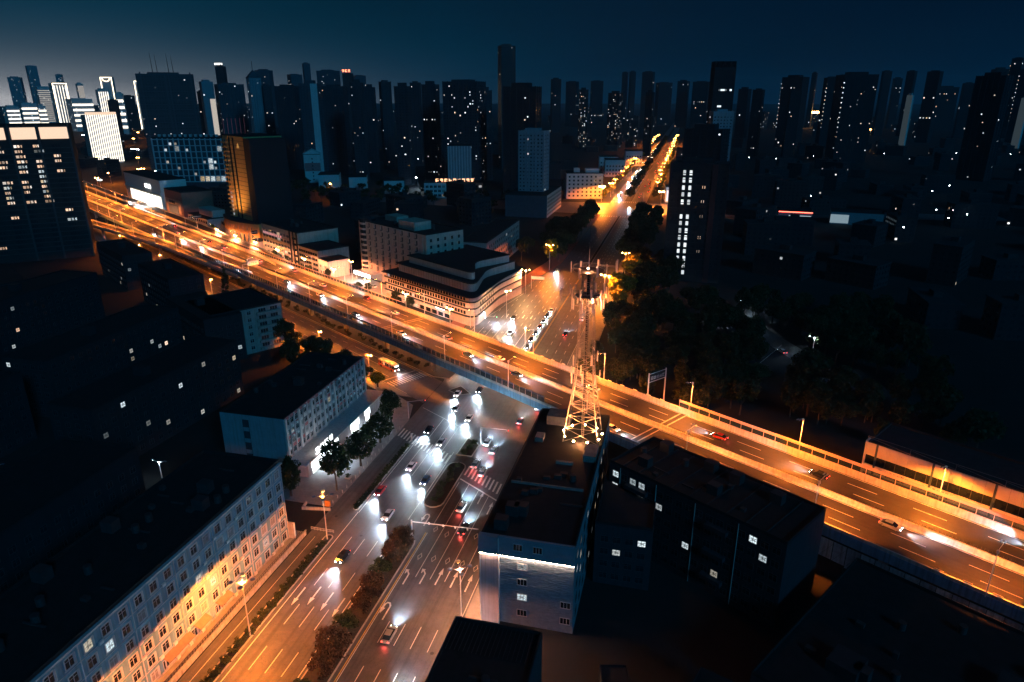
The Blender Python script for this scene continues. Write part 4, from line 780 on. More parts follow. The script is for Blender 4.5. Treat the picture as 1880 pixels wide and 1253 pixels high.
    if kind == 'antenna':
        for xx, hh in ((.3, 26), (.38, 24), (.58, 25), (.66, 23)): MB().tube((ww*xx, d*.3, h), (ww*xx-.6, d*.3, h+hh), .5, .15, 5).build('antenna', black_m, r)
        for xx in (.08, .5, .56, .94): box('pier_strip', midd, r, ww*xx-.8, -.9, 0, ww*xx+.8, -.1, h+2)
        for k in range(18): box('floor_band', midd, r, 0, -.5, 20+k*5.5, ww, -.06, 20.8+k*5.5)
    if kind == 'white_fins':
        for k in range(15): box('light_fin', neonw, r, k*ww/14-.5, -1, 2, k*ww/14+.5, -.1, h)
        box('lit_crown', crown, r, -.5, -1.6, h, ww+.5, -.2, h+4)
    if kind in ('fl_crown', 'fl_gold', 'fl_edge'):
        for xx in (0, ww): MB().box(xx-1, -1.5, 0, xx+1, -.1, h).build('light_edge', gold_e, r)
        box('light_edge', gold_e, r, 0, -1.5, h-2, ww, -.1, h)
    if kind == 'fl_crown':
        a_ = MB(); pts = [(ww/2+ww*.35*math.cos(math.pi*(1+k/8)), h-3+ww*.3*math.sin(math.pi*(1+k/8))) for k in range(9)]
        for k in range(8): a_.tube((pts[k][0], -.8, pts[k][1]), (pts[k+1][0], -.8, pts[k+1][1]), 1)
        a_.build('crown_arch', gold_e, r)
    if kind in ('fl_gold', 'fl_gold2', 'fl_stripe', 'fl_slim', 'fl_low3', 'fl_low1', 'fl_low2', 'fl_low4', 'fl_low5'):
        n_ = 5 if kind != 'fl_stripe' else 16
        for k in range(n_):
            if kind in ('fl_stripe',) or kind.startswith('fl_low'): box('light_band', neonw if kind.startswith('fl_low') else neon2, r, 0, -1, h*.15+k*h*.8/n_, ww, -.1, h*.15+k*h*.8/n_+h*.3/n_)
            else: box('light_band', neonw if kind != 'fl_slim' else neon2, r, (k+.5)*ww/n_-1, -1, h*.1, (k+.5)*ww/n_+1, -.1, h*.95)
    if kind == 'l_sign': 
        s_ = MB(); [glyph(s_, k*ww/4, 0, ww/5, random.Random(k), -1) for k in range(4)]; s_.build('roof_sign', emit('roof_sign_white', (1, .95, .85), 6), r, (0, -.5, h+4))
    if kind == 'cf_red':
        s_ = MB(); [glyph(s_, k*ww/3, 0, ww/4, random.Random(k), -1) for k in range(3)]; s_.build('roof_sign', emit('roof_sign_red', (1, .22, .1), 7), r, (0, -.5, h+4))
    if kind == 'o_point': MB().add([(-1, -1, h), (ww+1, -1, h), (ww+1, d+1, h), (-1, d+1, h), (ww/2, d/2, h+12)], [(0, 1, 4), (1, 2, 4), (2, 3, 4), (3, 0, 4)]).build('pyramid_roof', midd, r); MB().tube((ww/2, d/2, h+11), (ww/2, d/2, h+24), .4).build('spire', black_m, r)
    if kind == 'l_pale': box('floodlit_side', neon2, r, ww*.55, -.3, 10, ww, -.06, h*.72)
    if kind == 'rf_pale': box('floodlit_front', emit('pale_flood', (.6, .85, 1), .05), r, 0, -.3, 0, ww, -.06, h)
    if kind == 'c_strip': box('lit_side_strip', pale, r, ww*.6, -.75, 0, ww*.98, -.62, h);  # lit side face put in as a paler strip of wall
    if kind == 'n_pink':
        for k in range(6): box('pink_line', emit('pink_line', (.8, .3, .45), .10), r, k*ww/6, -.8, 4, k*ww/6+.4, -.62, h*.55)
    if kind in ('rr', 'rr_edge'):
        dt = MB(); 
        for k in range(12): dt.box(-.8, -.8, h*(.3+.055*k), .4, .4, h*(.3+.055*k)+1.3)
        stuff(dt.build('edge_lights', lit_far, r))
    if kind == 'ii':
        for k in range(9): box('crown_rib', dk[0], r, k*ww/8-.5, 0, h, k*ww/8+.5, d, h+7)
        lm = MB().box(0, -.8, 0, 2.4, -.62, 2).mesh('lit_room', lit_far)
        for xx, zz in ((.25, .8), (.35, .8), (.45, .8), (.55, .8), (.8, .8), (.25, .66), (.35, .66), (.5, .62)): inst('lit_room', lm, r, (ww*xx, 0, h*zz))
    return r
T.sort(key=lambda t: -t[5])      # from left to right as seen
for i, t in enumerate(T): tower(*t[:5], t[5], i)
# ---- unlit low blocks filling the city
taken = [(-620, -60, 380, 700)]
def free_left(x, y):
    a = (x-HX)*EX+(y-HY)*EY; b = (x-HX)*MX+(y-HY)*MY
    return b > 95 and x < -60 and not (a > -240 and b < 130) and not (-110 < x < -40 and 380 < y < 800) and not (-440 < x < -150 and 680 < y < 960)
def filler(n, gen, label, group, seed, pl, hr=(10, 24)):
    q = random.Random(seed); done = []; k = 0; tries = 0
    while k < n and tries < n*30:
        tries += 1; x, y = gen(q)
        if any(abs(x-a)+abs(y-b) < 38+math.hypot(x, y)*.012 for a, b in done): continue
        if any(math.hypot(x-t[1], y-t[2]) < 34+t[3]*.5 for t in T): continue
        done.append((x, y)); k += 1; w_, d, h = q.uniform(18, 34), q.uniform(13, 20), q.uniform(*hr); rz = R(q.choice((0, 14, -33, 90, 60))+q.uniform(-5, 5))
        r = thing('city_block', label, 'building', (x, y, 0), rz, group); wm_ = dk[k % 3]
        MB().box(-w_/2, -d/2, -.1, w_/2, d/2, h).build('wall', wm_, r); b = MB(); b.box(-w_/2-.4, -d/2-.4, h, w_/2+.4, d/2+.4, h+.6); b.box(-3, -2, h+.6, 3, 2, h+3.2); b.build('roof', roof_g, r)
        lw = MB(); dw = MB()
        for fx, fy, rz2, ln in ((-w_/2, -d/2, 0, w_), (w_/2, -d/2, R(90), d), (-w_/2, d/2, R(270), d), (w_/2, d/2, R(180), w_)):
            nx = int(ln/3.4); ca, sa = math.cos(rz2), math.sin(rz2)
            for j in range(int(h/3.2)):
                for c_ in range(nx):
                    u0 = c_*ln/nx+.9; z0 = 1.2+j*3.2; tgt = lw if q.random() < pl else dw
                    tgt.quad(*[(fx+u*ca+.05*sa, fy+u*sa-.05*ca, z) for u, z in ((u0, z0), (u0+1.5, z0), (u0+1.5, z0+1.5), (u0, z0+1.5))])
        stuff(dw.build('window_grid', glass_d, r))
        if lw.v: stuff(lw.build('lit_windows', lit_far, r))
def gl(q):
    while 1:
        y = q.uniform(430, 1700); x = q.uniform(-.95*y, -50)
        if free_left(x, y): return x, y
def gr(q):
    while 1:
        y = q.uniform(330, 1700); x = q.uniform(50, 60+.75*y)
        if not (x < 150 and y < 440) and not (30 < x < 90 and y < 520): return x, y
filler(130, gl, 'unlit low city block with few lit windows left of the far avenue', 'unlit blocks left of the avenue', 1, .010)
filler(150, gr, 'unlit low city block with few lit windows right of the avenue', 'unlit blocks right of the avenue', 2, .010)
def gf(q):
    y = q.uniform(1800, 4200); return q.uniform(-.95*y, .7*y), y
filler(110, gf, 'tiny far block with pinprick lights below the horizon', 'far blocks below the horizon', 3, .05, (20, 60))
# ================================================================ trees and shrubs
def crown_mesh(name, seed, rx, rz, nc, nl, sz, m, cone=False):
    q = random.Random(seed); mb = MB(); V = Vector
    for c_ in range(nc):
        th, u = q.uniform(0, 6.283), q.uniform(-1, 1); rr = q.uniform(.35, 1)**.5; k = math.sqrt(1-u*u)
        cx, cy_, cz = rx*.82*rr*k*math.cos(th), rx*.82*rr*k*math.sin(th), rz*.82*rr*u
        if cone: t = (cz/rz+1)/2; cx *= 1.15-t; cy_ *= 1.15-t
        cr = rx*q.uniform(.2, .38)*(1.0 if not cone else .6)
        for i in range(nl):
            d = V((q.gauss(0, 1), q.gauss(0, 1), q.gauss(0, 1))).normalized()*cr*q.uniform(.55, 1.05); p = V((cx, cy_, cz))+d
            n = (d.normalized()*.8+V((q.gauss(0, .5), q.gauss(0, .5), q.gauss(0, .5)+.3))).normalized(); a = n.orthogonal().normalized(); a.rotate(Matrix.Rotation(q.uniform(0, 6.28), 3, n)); b = n.cross(a); s_ = sz*q.uniform(.6, 1.3)
            mb.quad(tuple(p-a*s_-b*s_*.55), tuple(p+a*s_*.2-b*s_*.7), tuple(p+a*s_+b*s_*.4), tuple(p-a*s_*.3+b*s_*.6))
    return mb.mesh(name, m)
def trunk_mesh(seed, h, rx):
    q = random.Random(seed); t = MB(); t.tube((0, 0, 0), (.1, .05, h*.62), .24, .14, 7)
    for k in range(5):
        a = k*1.257+q.uniform(-.3, .3); t.tube((.08, .04, h*(.4+.05*k)), (math.cos(a)*rx*.6, math.sin(a)*rx*.6, h*(.75+.06*k)), .1, .03, 5)
    return t.mesh('trunk', bark)
CR = {k: [crown_mesh('crown', 10*i+j, *a) for j in range(3)] for i, (k, a) in enumerate({'tree': (3.4, 3.0, 26, 75, .30, leaf), 'big': (4.6, 3.8, 34, 80, .36, leaf), 'lit': (3.6, 3.2, 28, 75, .32, leaf_lit), 'bush': (2.6, 2.0, 30, 90, .2, leaf_r), 'hedge': (1.2, .75, 14, 55, .14, leaf), 'far': (4.5, 4.0, 16, 26, .75, leaf), 'farlit': (4.5, 4.0, 16, 26, .75, leaf_lit)}.items())}
CR['cone'] = [crown_mesh('crown', 900, 2.2, 7, 40, 50, .32, leaf, True)]
TR = {k: trunk_mesh(i, h, r_) for i, (k, h, r_) in enumerate((('tree', 6, 3), ('big', 7.5, 4), ('lit', 6.5, 3), ('far', 7, 3.5), ('farlit', 7, 3.5), ('cone', 9, 1)))}
HC = {'tree': 5.2, 'big': 7.6, 'lit': 6.4, 'far': 7, 'farlit': 7, 'cone': 8.2}
TN = [0]
def tree(kind, x, y, label, group=None, s=1., name=None):
    TN[0] += 1; k = TN[0]; r = thing(name or 'street_tree', label, 'tree', (x, y, 0), (k*2.4) % 6.28, group); r.scale = (s*(1+.16*math.sin(k*2.9)), s*(1+.16*math.sin(k*4.3+1)), s*(1+.2*math.sin(k*1.7)))
    inst('trunk', TR[kind], r); inst('crown', CR[kind][k % len(CR[kind])], r, (0, 0, HC[kind])); return r
def bush(kind, x, y, z, label, group, s=1., sz=1., name='clipped_shrub'):
    TN[0] += 1; r = inst(name, CR[kind][TN[0] % 3], None, (x, y, z), TN[0]*1.9, (s, s, s*sz)); return tag(r, label, 'shrub', group)
for i, (x, y, s_, lb) in enumerate(((-29.5, 158, 1.5, 'leafy street tree before the brightest shop sign, nearest of the shop row'), (-29, 171.5, 1.55, 'leafy street tree second along the shop row'), (-29.5, 186, 1.4, 'leafy street tree with silvery leaves third along the shop row'), (-31, 198, 1.35, 'leafy street tree at the corner of the shop row'))): tree('tree', x, y, lb, None, s_)
tree('tree', -40, 152.5, 'dark tree squeezed between the blue grey block and the shop row', None, 1.2); tree('tree', -44, 143, 'dark small tree behind the end of the blue grey block', None, .9)
for i in range(15): bush('bush' if i % 3 != 2 else 'tree', -3.0+.5*math.sin(i*2.1), 139.5-i*5.6, (2.4, 2.2, 2.0)[i % 3], 'dark rounded shrub in the near median, %s from its rounded tip' % ORD[i], 'median shrubs', (1.3, 1.05, .8)[i % 3]+.14*math.sin(i*1.3), (1.05, 1.15, .9)[i % 3]+.15*math.sin(i*2.3))
for i in range(8): bush('hedge', -2.2+.9*math.sin(i*1.9), 159.5+i*2.6, .65, 'low dark shrub in the long traffic island', 'long island shrubs', 1.0, .9, 'island_shrub')
for i in range(3): bush('hedge', -2.4+i*.6, 186+i*3, .6, 'low dark shrub in the short traffic island', 'short island shrubs', 1.1, .9, 'island_shrub')
for i in range(22): bush('hedge', -20.6, 151.8+i*1.6, .6, 'trimmed dark hedge plant in the narrow hedge strip', 'hedge strip plants', .85, .9, 'hedge_plant')
for i in range(44): bush('hedge', -21.5, 23+i*2.6, .55, 'trimmed russet hedge plant in the service road divider', 'divider hedge plants', 1.1, .8, 'hedge_plant')
q = random.Random(8)
for i in range(70): x, y, _ = H(-405+i*5.0, q.uniform(-8.6, -5)); bush('hedge', x, y, .7, 'shrub planted under the edge of the elevated highway', 'shrubs under the highway', 1.2, 1, 'underpass_shrub')
for a, b in ((-62, -34), (-74, -35), (-86, -36), (-98, -35), (-66, -45), (-80, -47), (-94, -46), (-108, -37), (-56, -42), (-120, -36)): tree('big', *H(a, b)[:2], 'dark broad street tree beside the side road behind the bus', 'side road trees', .95)
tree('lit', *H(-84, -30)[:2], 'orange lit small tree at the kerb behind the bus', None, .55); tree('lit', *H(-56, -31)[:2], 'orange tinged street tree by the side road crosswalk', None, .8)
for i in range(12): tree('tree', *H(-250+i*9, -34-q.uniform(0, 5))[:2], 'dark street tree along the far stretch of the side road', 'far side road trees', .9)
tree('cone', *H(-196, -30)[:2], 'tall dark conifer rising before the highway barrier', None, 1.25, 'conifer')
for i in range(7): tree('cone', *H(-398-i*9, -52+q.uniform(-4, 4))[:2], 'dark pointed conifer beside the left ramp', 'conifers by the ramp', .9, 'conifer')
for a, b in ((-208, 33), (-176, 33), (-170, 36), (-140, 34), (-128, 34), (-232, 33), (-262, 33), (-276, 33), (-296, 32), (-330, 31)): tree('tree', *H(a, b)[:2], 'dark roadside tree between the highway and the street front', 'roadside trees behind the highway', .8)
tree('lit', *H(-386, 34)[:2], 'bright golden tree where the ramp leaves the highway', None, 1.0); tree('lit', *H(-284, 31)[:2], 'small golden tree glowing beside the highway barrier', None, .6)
k = 0
while k < 190:
    x, y = q.uniform(23, 150), q.uniform(222, 360); b = (x-HX)*MX+(y-HY)*MY; a = (x-HX)*EX+(y-HY)*EY
    if b < 20 or (a > 85 and b < 42) or (x < 36 and y > 326) or (2 < a < 44 and b < 27) or (90 < x < 130 and 250 < y < 345 and abs((x-78)*.9+(y-346)*.42) < 12) or (48 < x < 90 and y > 360): continue
    tree('big' if k % 2 else 'tree', x, y, 'dark tree in the unlit park right of the avenue', 'park trees', q.uniform(.9, 1.35), 'park_tree'); k += 1
for i in range(26): tree('big', q.uniform(33, 54), q.uniform(364, 440), 'dark tree in the unlit park right of the avenue', 'park trees', q.uniform(.9, 1.3), 'park_tree')
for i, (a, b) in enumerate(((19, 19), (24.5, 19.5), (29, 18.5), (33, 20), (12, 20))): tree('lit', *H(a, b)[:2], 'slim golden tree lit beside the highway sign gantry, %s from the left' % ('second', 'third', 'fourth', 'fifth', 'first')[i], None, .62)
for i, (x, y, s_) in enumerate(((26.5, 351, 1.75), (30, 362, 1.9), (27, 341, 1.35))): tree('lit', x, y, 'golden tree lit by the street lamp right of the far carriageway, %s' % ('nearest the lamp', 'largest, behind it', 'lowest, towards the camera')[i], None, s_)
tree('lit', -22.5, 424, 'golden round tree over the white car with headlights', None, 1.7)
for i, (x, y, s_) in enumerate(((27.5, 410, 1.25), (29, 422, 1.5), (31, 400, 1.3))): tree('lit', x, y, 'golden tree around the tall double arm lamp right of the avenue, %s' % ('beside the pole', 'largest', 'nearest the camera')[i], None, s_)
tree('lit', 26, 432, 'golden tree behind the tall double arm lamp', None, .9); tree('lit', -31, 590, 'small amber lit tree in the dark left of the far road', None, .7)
for i in range(11):
    tree('big', -25-q.uniform(0, 6), 450+i*18, 'dark tree left of the avenue before the far junction', 'dark trees left of the avenue', 1.15); tree('big', 27+q.uniform(0, 8), 442+i*18, 'dark tree right of the avenue before the far junction', 'dark trees right of the avenue', 1.2)
for i in range(12): tree('big', -20.5-q.uniform(0, 2), 446+i*15.5, 'dark tree left of the avenue before the far junction', 'dark trees left of the avenue', 1.4); tree('big', 21+q.uniform(0, 2), 446+i*15.5, 'dark tree right of the avenue before the far junction', 'dark trees right of the avenue', 1.4)
for i in range(6): tree('big', -38-q.uniform(0, 8), 440+i*24, 'dark tree left of the avenue before the far junction', 'dark trees left of the avenue', 1.15)
for i in range(44):
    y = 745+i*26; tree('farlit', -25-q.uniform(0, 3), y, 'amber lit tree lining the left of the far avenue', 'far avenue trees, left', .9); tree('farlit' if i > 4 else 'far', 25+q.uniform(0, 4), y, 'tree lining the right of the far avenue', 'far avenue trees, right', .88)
    if i % 2 == 0 and not 1150 < y < 1225: tree('far', -1+q.uniform(-1, 1), y, 'dark tree in the planted median of the far avenue', 'far avenue median trees', 1.1); tree('far', -1+q.uniform(-1, 1), y+10, 'dark tree in the planted median of the far avenue', 'far avenue median trees', 1.2)
for i in range(60):
    x, y = q.uniform(-420, -100), q.uniform(640, 760); tree('far', x, y, 'dark tree among the low houses in the middle distance', 'trees among the low houses', 1.1)
# ================================================================ street lamps
def lamp_hw(a, b, flip, label, group):
    x, y, z = H(a, b, 10.2); r = thing('highway_lamp', label, 'street lamp', (x, y, z), -HA+(math.pi if flip else 0), group); r.rotation_euler[2] = -HA+(math.pi if flip else 0)
    MB().tube((0, 0, 0), (0, 0, 10.6), .14, .09, 8).build('pole', pole_m, r); MB().tube((0, 0, 10.5), (.25, 2.6, 11.1), .06, .05).build('arm', pole_m, r); MB().box(-.22, -.2, 9.9, .22, .2, 10.5).build('junction_box', pole_m, r)
    for dx in (-.3, .35):
        h = MB().box(dx-.12, 2.2, 11.06, dx+.14, 3.3, 11.2).build('lamp_head', darkhead, r); MB().box(dx-.09, 2.3, 11.035, dx+.11, 3.2, 11.055).build('bulb', sod_e, h)
    light('lamp_light', 'SPOT', r, (0, 2.8, 10.95), HWP, SOD, .3, 122, .3, (R(26 if not flip else (3 if a < 5 else (-14 if a < 42 else -5))), 0, 0)); return r
HWP = 80000
for i in range(15): lamp_hw(130-33.5*i, -13.9, False, 'slim highway lamp on the near parapet, %s from the right' % ORD[i], 'near parapet lamps')
for i in range(16): lamp_hw(147-33.5*i, 13.9, True, 'highway lamp on the far edge of the elevated highway, %s from the right' % ORD[i], 'far side highway lamps')
for i in range(9): a = -435-33.5*i; lamp_hw(a, -13.9, False, 'slim highway lamp on the near parapet, %s from the right' % ORD[i+15], 'near parapet lamps'); lamp_hw(a+12, 13.9, True, 'highway lamp on the far edge of the elevated highway, %s from the right' % ORD[i+16], 'far side highway lamps')
for i, (a, b) in enumerate(((-300, -18.8), (-334, -21.2), (-368, -24.2), (-402, -27), (-436, -30.6), (-475, -35))): lamp_hw(a, b, False, 'slim lamp on the outer edge of the left ramp, %s from the right' % ORD[i], 'ramp lamps')
def lamp_petal(x, y, h, label, en, rz=0, col=(1.0, .23, .022)):
    r = thing('petal_lamp', label, 'street lamp', (x, y, .1), rz); MB().tube((0, 0, 0), (0, 0, h), .15, .08, 8).build('pole', pole_m, r)
    for k in range(4):
        a = k*math.pi/2+.5; ln = 2.0; c_, s_ = math.cos(a), math.sin(a); MB().tube((0, 0, h-.3), (c_*ln*.6, s_*ln*.6, h+.1), .05).build('arm', pole_m, r)
        lit = k in (1,); hd_ = MB().ell((c_*ln, s_*ln, h+.25), (.55, .55, .16)).build('lamp_head', darkhead if not lit else mat('lamp_shell_glow_tint', (.6, .45, .2), .4), r, smooth=True); MB().ell((c_*ln, s_*ln, h+.12), (.42, .42, .1)).build('bulb', sod_e if lit else mat('bulb_off', (.3, .32, .35), .3), hd_)  # the lit head's shell has lamp glow put into its colour
    light('lamp_light', 'SPOT', r, (0, 0, h-.1), en, col, .35, 174, .12); return r
lamp_petal(-20.9, 105.6, 12.8, 'four petal street lamp on the divider before the orange lit facade', 92000); lamp_petal(-20.9, 72, 12.8, 'four petal street lamp on the divider at the bottom edge', 92000); lamp_petal(-20.9, 40, 12.8, 'four petal street lamp on the divider nearest the camera', 56700)
lamp_petal(-21.4, 137.6, 12, 'four petal street lamp at the end of the divider near the gate', 17010); lamp_petal(17.8, 121, 11.5, 'four petal street lamp on the right kerb beside the lane arrows', 45360, 0, (1, .36, .17)); lamp_petal(17.8, 86, 11.5, 'four petal street lamp on the right kerb hidden behind the dark roof', 49140, 0, (1, .36, .17)); lamp_petal(17.8, 52, 11.5, 'four petal street lamp on the right kerb nearest the camera', 49140, 0, (1, .36, .17))
def lamp_double(x, y, h, label, en, rz=0, col=SOD, lit=(1, 1), group=None, bm=None, ball=.38, kind='SPOT', down=0.):
    r = thing('double_arm_lamp', label, 'street lamp', (x, y, .1), rz, group); MB().tube((0, 0, 0), (0, 0, h), .16, .09, 8).build('pole', pole_m, r)
    for k, sx in enumerate((-1, 1)):
        MB().tube((0, 0, h-.2), (sx*2, 0, h+.5), .06, .05).build('arm', pole_m, r); hd_ = MB().box(sx*2-.4, -.2, h+.45, sx*2+.4, .2, h+.62).build('lamp_head', darkhead, r)
        if lit[k]: MB().ell((sx*2, 0, h+.4), (ball, ball, ball*.7)).build('bulb', bm or sod_e, hd_)
    if en: light('lamp_light', kind, r, (0, -.3, h+.1-down), en*4, col, .3, 172 if kind == 'SPOT' else None, .15)
    return r
lamp_double(-23.3, 317.6, 13.5, 'double arm street lamp on the far left pavement by the corner building', 9000, 0, SODW, (0, 1)); lamp_double(-24.2, 362.5, 13, 'double arm street lamp beside the white direction sign', 9000, 0, SODW); lamp_double(17.1, 373, 10, 'double arm street lamp glowing before the golden tree', 12000, 0, SOD, (1, 0), ball=.5); lamp_double(24, 418, 13, 'double arm street lamp standing tall right of the far carriageway', 14000, 0, SOD); lamp_double(22.0, 347, 16.5, 'lamp added just above the golden trees to light them', 26000, 0, SOD, (1, 0))  # last lamp is added above the crowns to make the trees glow
lamp_double(-22, 418, 15.5, 'lamp added over the golden round tree to light it', 22000, 0, SOD, (1, 1)); lamp_double(-3.2, 270, 12, 'double arm lamp on the fenced median just past the overpass', 6000, R(90), SODW, (0, 0))  # first lamp is added so the round tree's crown glows
lamp_double(-27.3, 722, 15, 'bright orange lamp left of the far junction', 70000, 0, SOD, ball=1.2); lamp_double(33, 703, 14, 'bright orange lamp right of the far junction', 60000, 0, SOD, ball=.9); lamp_double(-22, 760, 14, 'second orange lamp behind the bright lamp of the far junction', 20000, 0, SOD, ball=.6)
for a in (-66, -104, -142, -180, -222, -262, -304, -346, -390, -430): lamp_double(*H(a, -28.2)[:2], 9, 'sodium street lamp on the outer kerb of the side road, %s from the junction' % ORD[(-66, -104, -142, -180, -222, -262, -304, -346, -390, -430).index(a)], 9000, -HA, SOD, (0, 1), 'side road lamps')
for a in (-350, -318, -286, -254, -220, -186, -152, -118, -84): lamp_double(*H(a, 25)[:2], 12, 'sodium street lamp on the pavement between the highway and the street front', 15000, -HA, (1.0, .38, .16), (1, 1), 'street front lamps')
lamp_double(*H(-200, 44)[:2], 11, 'added orange fill lamp left of the lit hotel canopy', 11000, -HA, (1, .34, .14)); lamp_double(*H(-158, 46)[:2], 11, 'added orange fill lamp between the hotel and the corner building', 11000, -HA, (1, .34, .14))  # both lamps added to warm and brighten the hotel facade
for i in range(22):
    y = 785+i*52+q.uniform(-14, 14)
    for sx in (-1, 1):
      if q.random() < .85: lamp_double(sx*(23.5+q.uniform(-2, 2)), y+sx*9, 11.6+q.uniform(-1, 1), 'small orange lamp lining the far avenue', 24000 if i < 20 else 0, 0, SOD, (1, 1), 'far avenue lamps', sod_far, .3+i*.02)
for i, (x, y, en, m_, lb) in enumerate(((-318, 700, 7000, sod_far, 'lone orange lamp among the dark trees left of centre'), (-640, 735, 16000, sod_far, 'large orange lamp glowing behind the shopping mall, left one'), (-600, 780, 12000, sod_far, 'orange lamp behind the shopping mall, right one'), (-395, 505, 0, sod_far, 'orange roof lamp beside the ochre tower'), (-250, 780, 6000, white_e, 'bright white lamp between the gabled slab and the central towers'), (-92, 700, 0, white_e, 'white lamp behind the white six storey block'), (88, 351, 2600, white_e, 'white lamp over the lit patch of the back lane'), (112, 302, 900, white_e, 'white lamp beside the parked cars of the back lane'))):
    lamp_double(x, y, 12 if i < 6 else 7, lb, en, 0, SOD if m_ is sod_far else COOL, (1, 0), None, m_, .9 if i < 6 else .2)
for i in range(46):
    y = q.uniform(640, 1900); x = -y*q.uniform(.82, 1.08)+60; c_ = i % 3 == 0
    lamp_double(x, y, 14, 'small lamp in the glowing district at the far left', 9000 if i % 3 else 0, 0, SOD if not c_ else COOL, (1, 1), 'left district lamps', sod_far if not c_ else white_e, .35+y*.0005)
for i, (x, y) in enumerate(((482, 2800), (496, 2810), (510, 2806), (524, 2812), (540, 2804), (408, 1649), (418, 1646))): lamp_double(x, y, 52 if y > 2000 else 38, 'orange floodlight at the lit site on the right horizon', 90000 if i % 2 == 0 else 0, 0, SOD, (1, 1), 'site floodlights', sod_far, 5 if y > 2000 else 2.4)
q = random.Random(31)
for i in range(70):
    y = q.uniform(520, 1500); x = q.uniform(60, 60+.8*y) if i % 3 else q.uniform(-.9*y, -120)
    if x < 0 and not free_left(x, y): continue
    r = thing('yard_lamp', 'tiny white lamp among the unlit blocks', 'street lamp', (x, y, 0), 0, 'tiny white lamps'); MB().tube((0, 0, 0), (0, 0, 12), .09, n=5).build('pole', black_m, r); MB().ell((0, 0, 12.2), (.42, .42, .3)).build('bulb', white_e, r)
YARD = ((-80, 152, 260, 'small white lamp over a dim lane behind the blue grey block'), (-122, 140, 160, 'small white lamp in the court of the dark left quarter'), (-182, 168, 120, 'small white lamp between the unlit blocks at the left edge'), (-186, 262, 150, 'small white lamp behind the side road blocks'))
for i, (x, y, en, lb) in enumerate(YARD): lamp_double(x, y, 5, lb, en, 0, COOL, (1, 0), None, white_e, .13)
# ================================================================ vehicles (at rest, lamps lit)
tyre = mat('tyre', (.012, .012, .012), .9); rimm = mat('rim', (.4, .4, .42), .4, .1, 2, metal=.7); plate = mat('plate', (.05, .1, .4), .5)
def car_proto(name, body, label, beam=1):
    r = thing(name, label, 'car')
    sec = [(-2.25, .42, .62, .78), (-2.2, .3, .82, .84), (-1.3, .26, .92, .88), (1.2, .26, .92, .90), (2.05, .3, .78, .86), (2.25, .42, .62, .76)]
    v, f = [], []
    for y, z0, z1, hw_ in sec: v += [(-hw_, y, z0), (hw_, y, z0), (hw_, y, z1-.12), (hw_*.93, y, z1), (-hw_*.93, y, z1), (-hw_, y, z1-.12)]
    for i in range(len(sec)-1):
        for k in range(6): f.append((i*6+k, i*6+(k+1) % 6, i*6+6+(k+1) % 6, i*6+6+k))
    f += [(5, 4, 3, 2, 1, 0), tuple(30+k for k in range(6))]
    m = MB(); m.add(v, [tuple(reversed(t)) for t in f]); m.build('body', body, r, smooth=False)
    cb = [(-1.75, .9, .78), (-1.15, 1.42, .62), (.45, 1.46, .62), (1.3, .92, .78)]
    roof = MB(); roof.add([(-.6, -1.1, 1.44), (.6, -1.1, 1.44), (.6, .42, 1.48), (-.6, .42, 1.48), (-.64, -1.15, 1.38), (.64, -1.15, 1.38), (.64, .47, 1.42), (-.64, .47, 1.42)], [(0, 1, 2, 3), (4, 5, 1, 0), (5, 6, 2, 1), (6, 7, 3, 2), (7, 4, 0, 3)]); roof.build('roof', body, r)
    gl_ = MB(); gl_.add([(-.78, -1.85, .9), (.78, -1.85, .9), (.78, 1.35, .9), (-.78, 1.35, .9), (-.63, -1.14, 1.4), (.63, -1.14, 1.4), (.63, .46, 1.43), (-.63, .46, 1.43)], [(0, 1, 5, 4), (1, 2, 6, 5), (2, 3, 7, 6), (3, 0, 4, 7)]); gl_.build('windows', glass_d, r)
    wl = MB().tube((-.12, 0, 0), (.12, 0, 0), .33, n=12).mesh('wheel', tyre); rm_ = MB().tube((-.13, 0, 0), (.13, 0, 0), .2, n=8).mesh('rim', rimm)
    for sx in (-1, 1):
        for yy in (-1.4, 1.4): wq = inst('wheel', wl, r, (sx*.76, yy, .33)); inst('rim', rm_, wq)
        MB().ell((sx*.6, 2.2, .6), (.17, .09, .1)).build('headlight', head_e, r); MB().box(sx*.68-.14, -2.27, .62, sx*.68+.14, -2.2, .76).build('taillight', tail_e, r)
        MB().box(sx*.86, .7, .95, sx*.86+sx*.16, .85, 1.08).build('mirror', body, r) if sx > 0 else MB().box(-1.02, .7, .95, -.86, .85, 1.08).build('mirror', body, r)
    if beam: light('headlight_beam', 'SPOT', r, (0, 2.35, .85), 26000, COOL, .25, 72, .9, (R(85), 0, 0)); light('taillight_beam', 'SPOT', r, (0, -2.4, .7), 400, (1, .08, .06), .2, 120, .8, (R(-60), 0, 0))
    return r
paintc = {'white': mat('car_white', (.6, .6, .6), .25, .03, 1, spec=.6), 'black': mat('car_black', (.015, .016, .018), .2, .05, 1, spec=.6), 'silver': mat('car_silver', (.32, .33, .34), .3, .05, 1, metal=.6), 'red': mat('car_red', (.25, .02, .02), .25, .05, 1, spec=.6), 'yellow': mat('car_yellow', (.6, .42, .05), .3, .05, 1, spec=.5), 'blue': mat('car_blue', (.03, .07, .16), .25, .05, 1, spec=.6)}
PR = {(k, b): car_proto('car', m, '', b) for k, m in paintc.items() for b in (0, 1)}
for o in PR.values(): o.location = (0, -500, 0)
def car(col, x, y, rz, label, group=None, z=0.02, beam=1):
    c = copy_tree(PR[(col, beam)]); c.location = (x, y, z); c.rotation_euler = (0, 0, rz); tag(c, label, 'car', group)
    if not group and 'group' in c: del c['group']
    return c
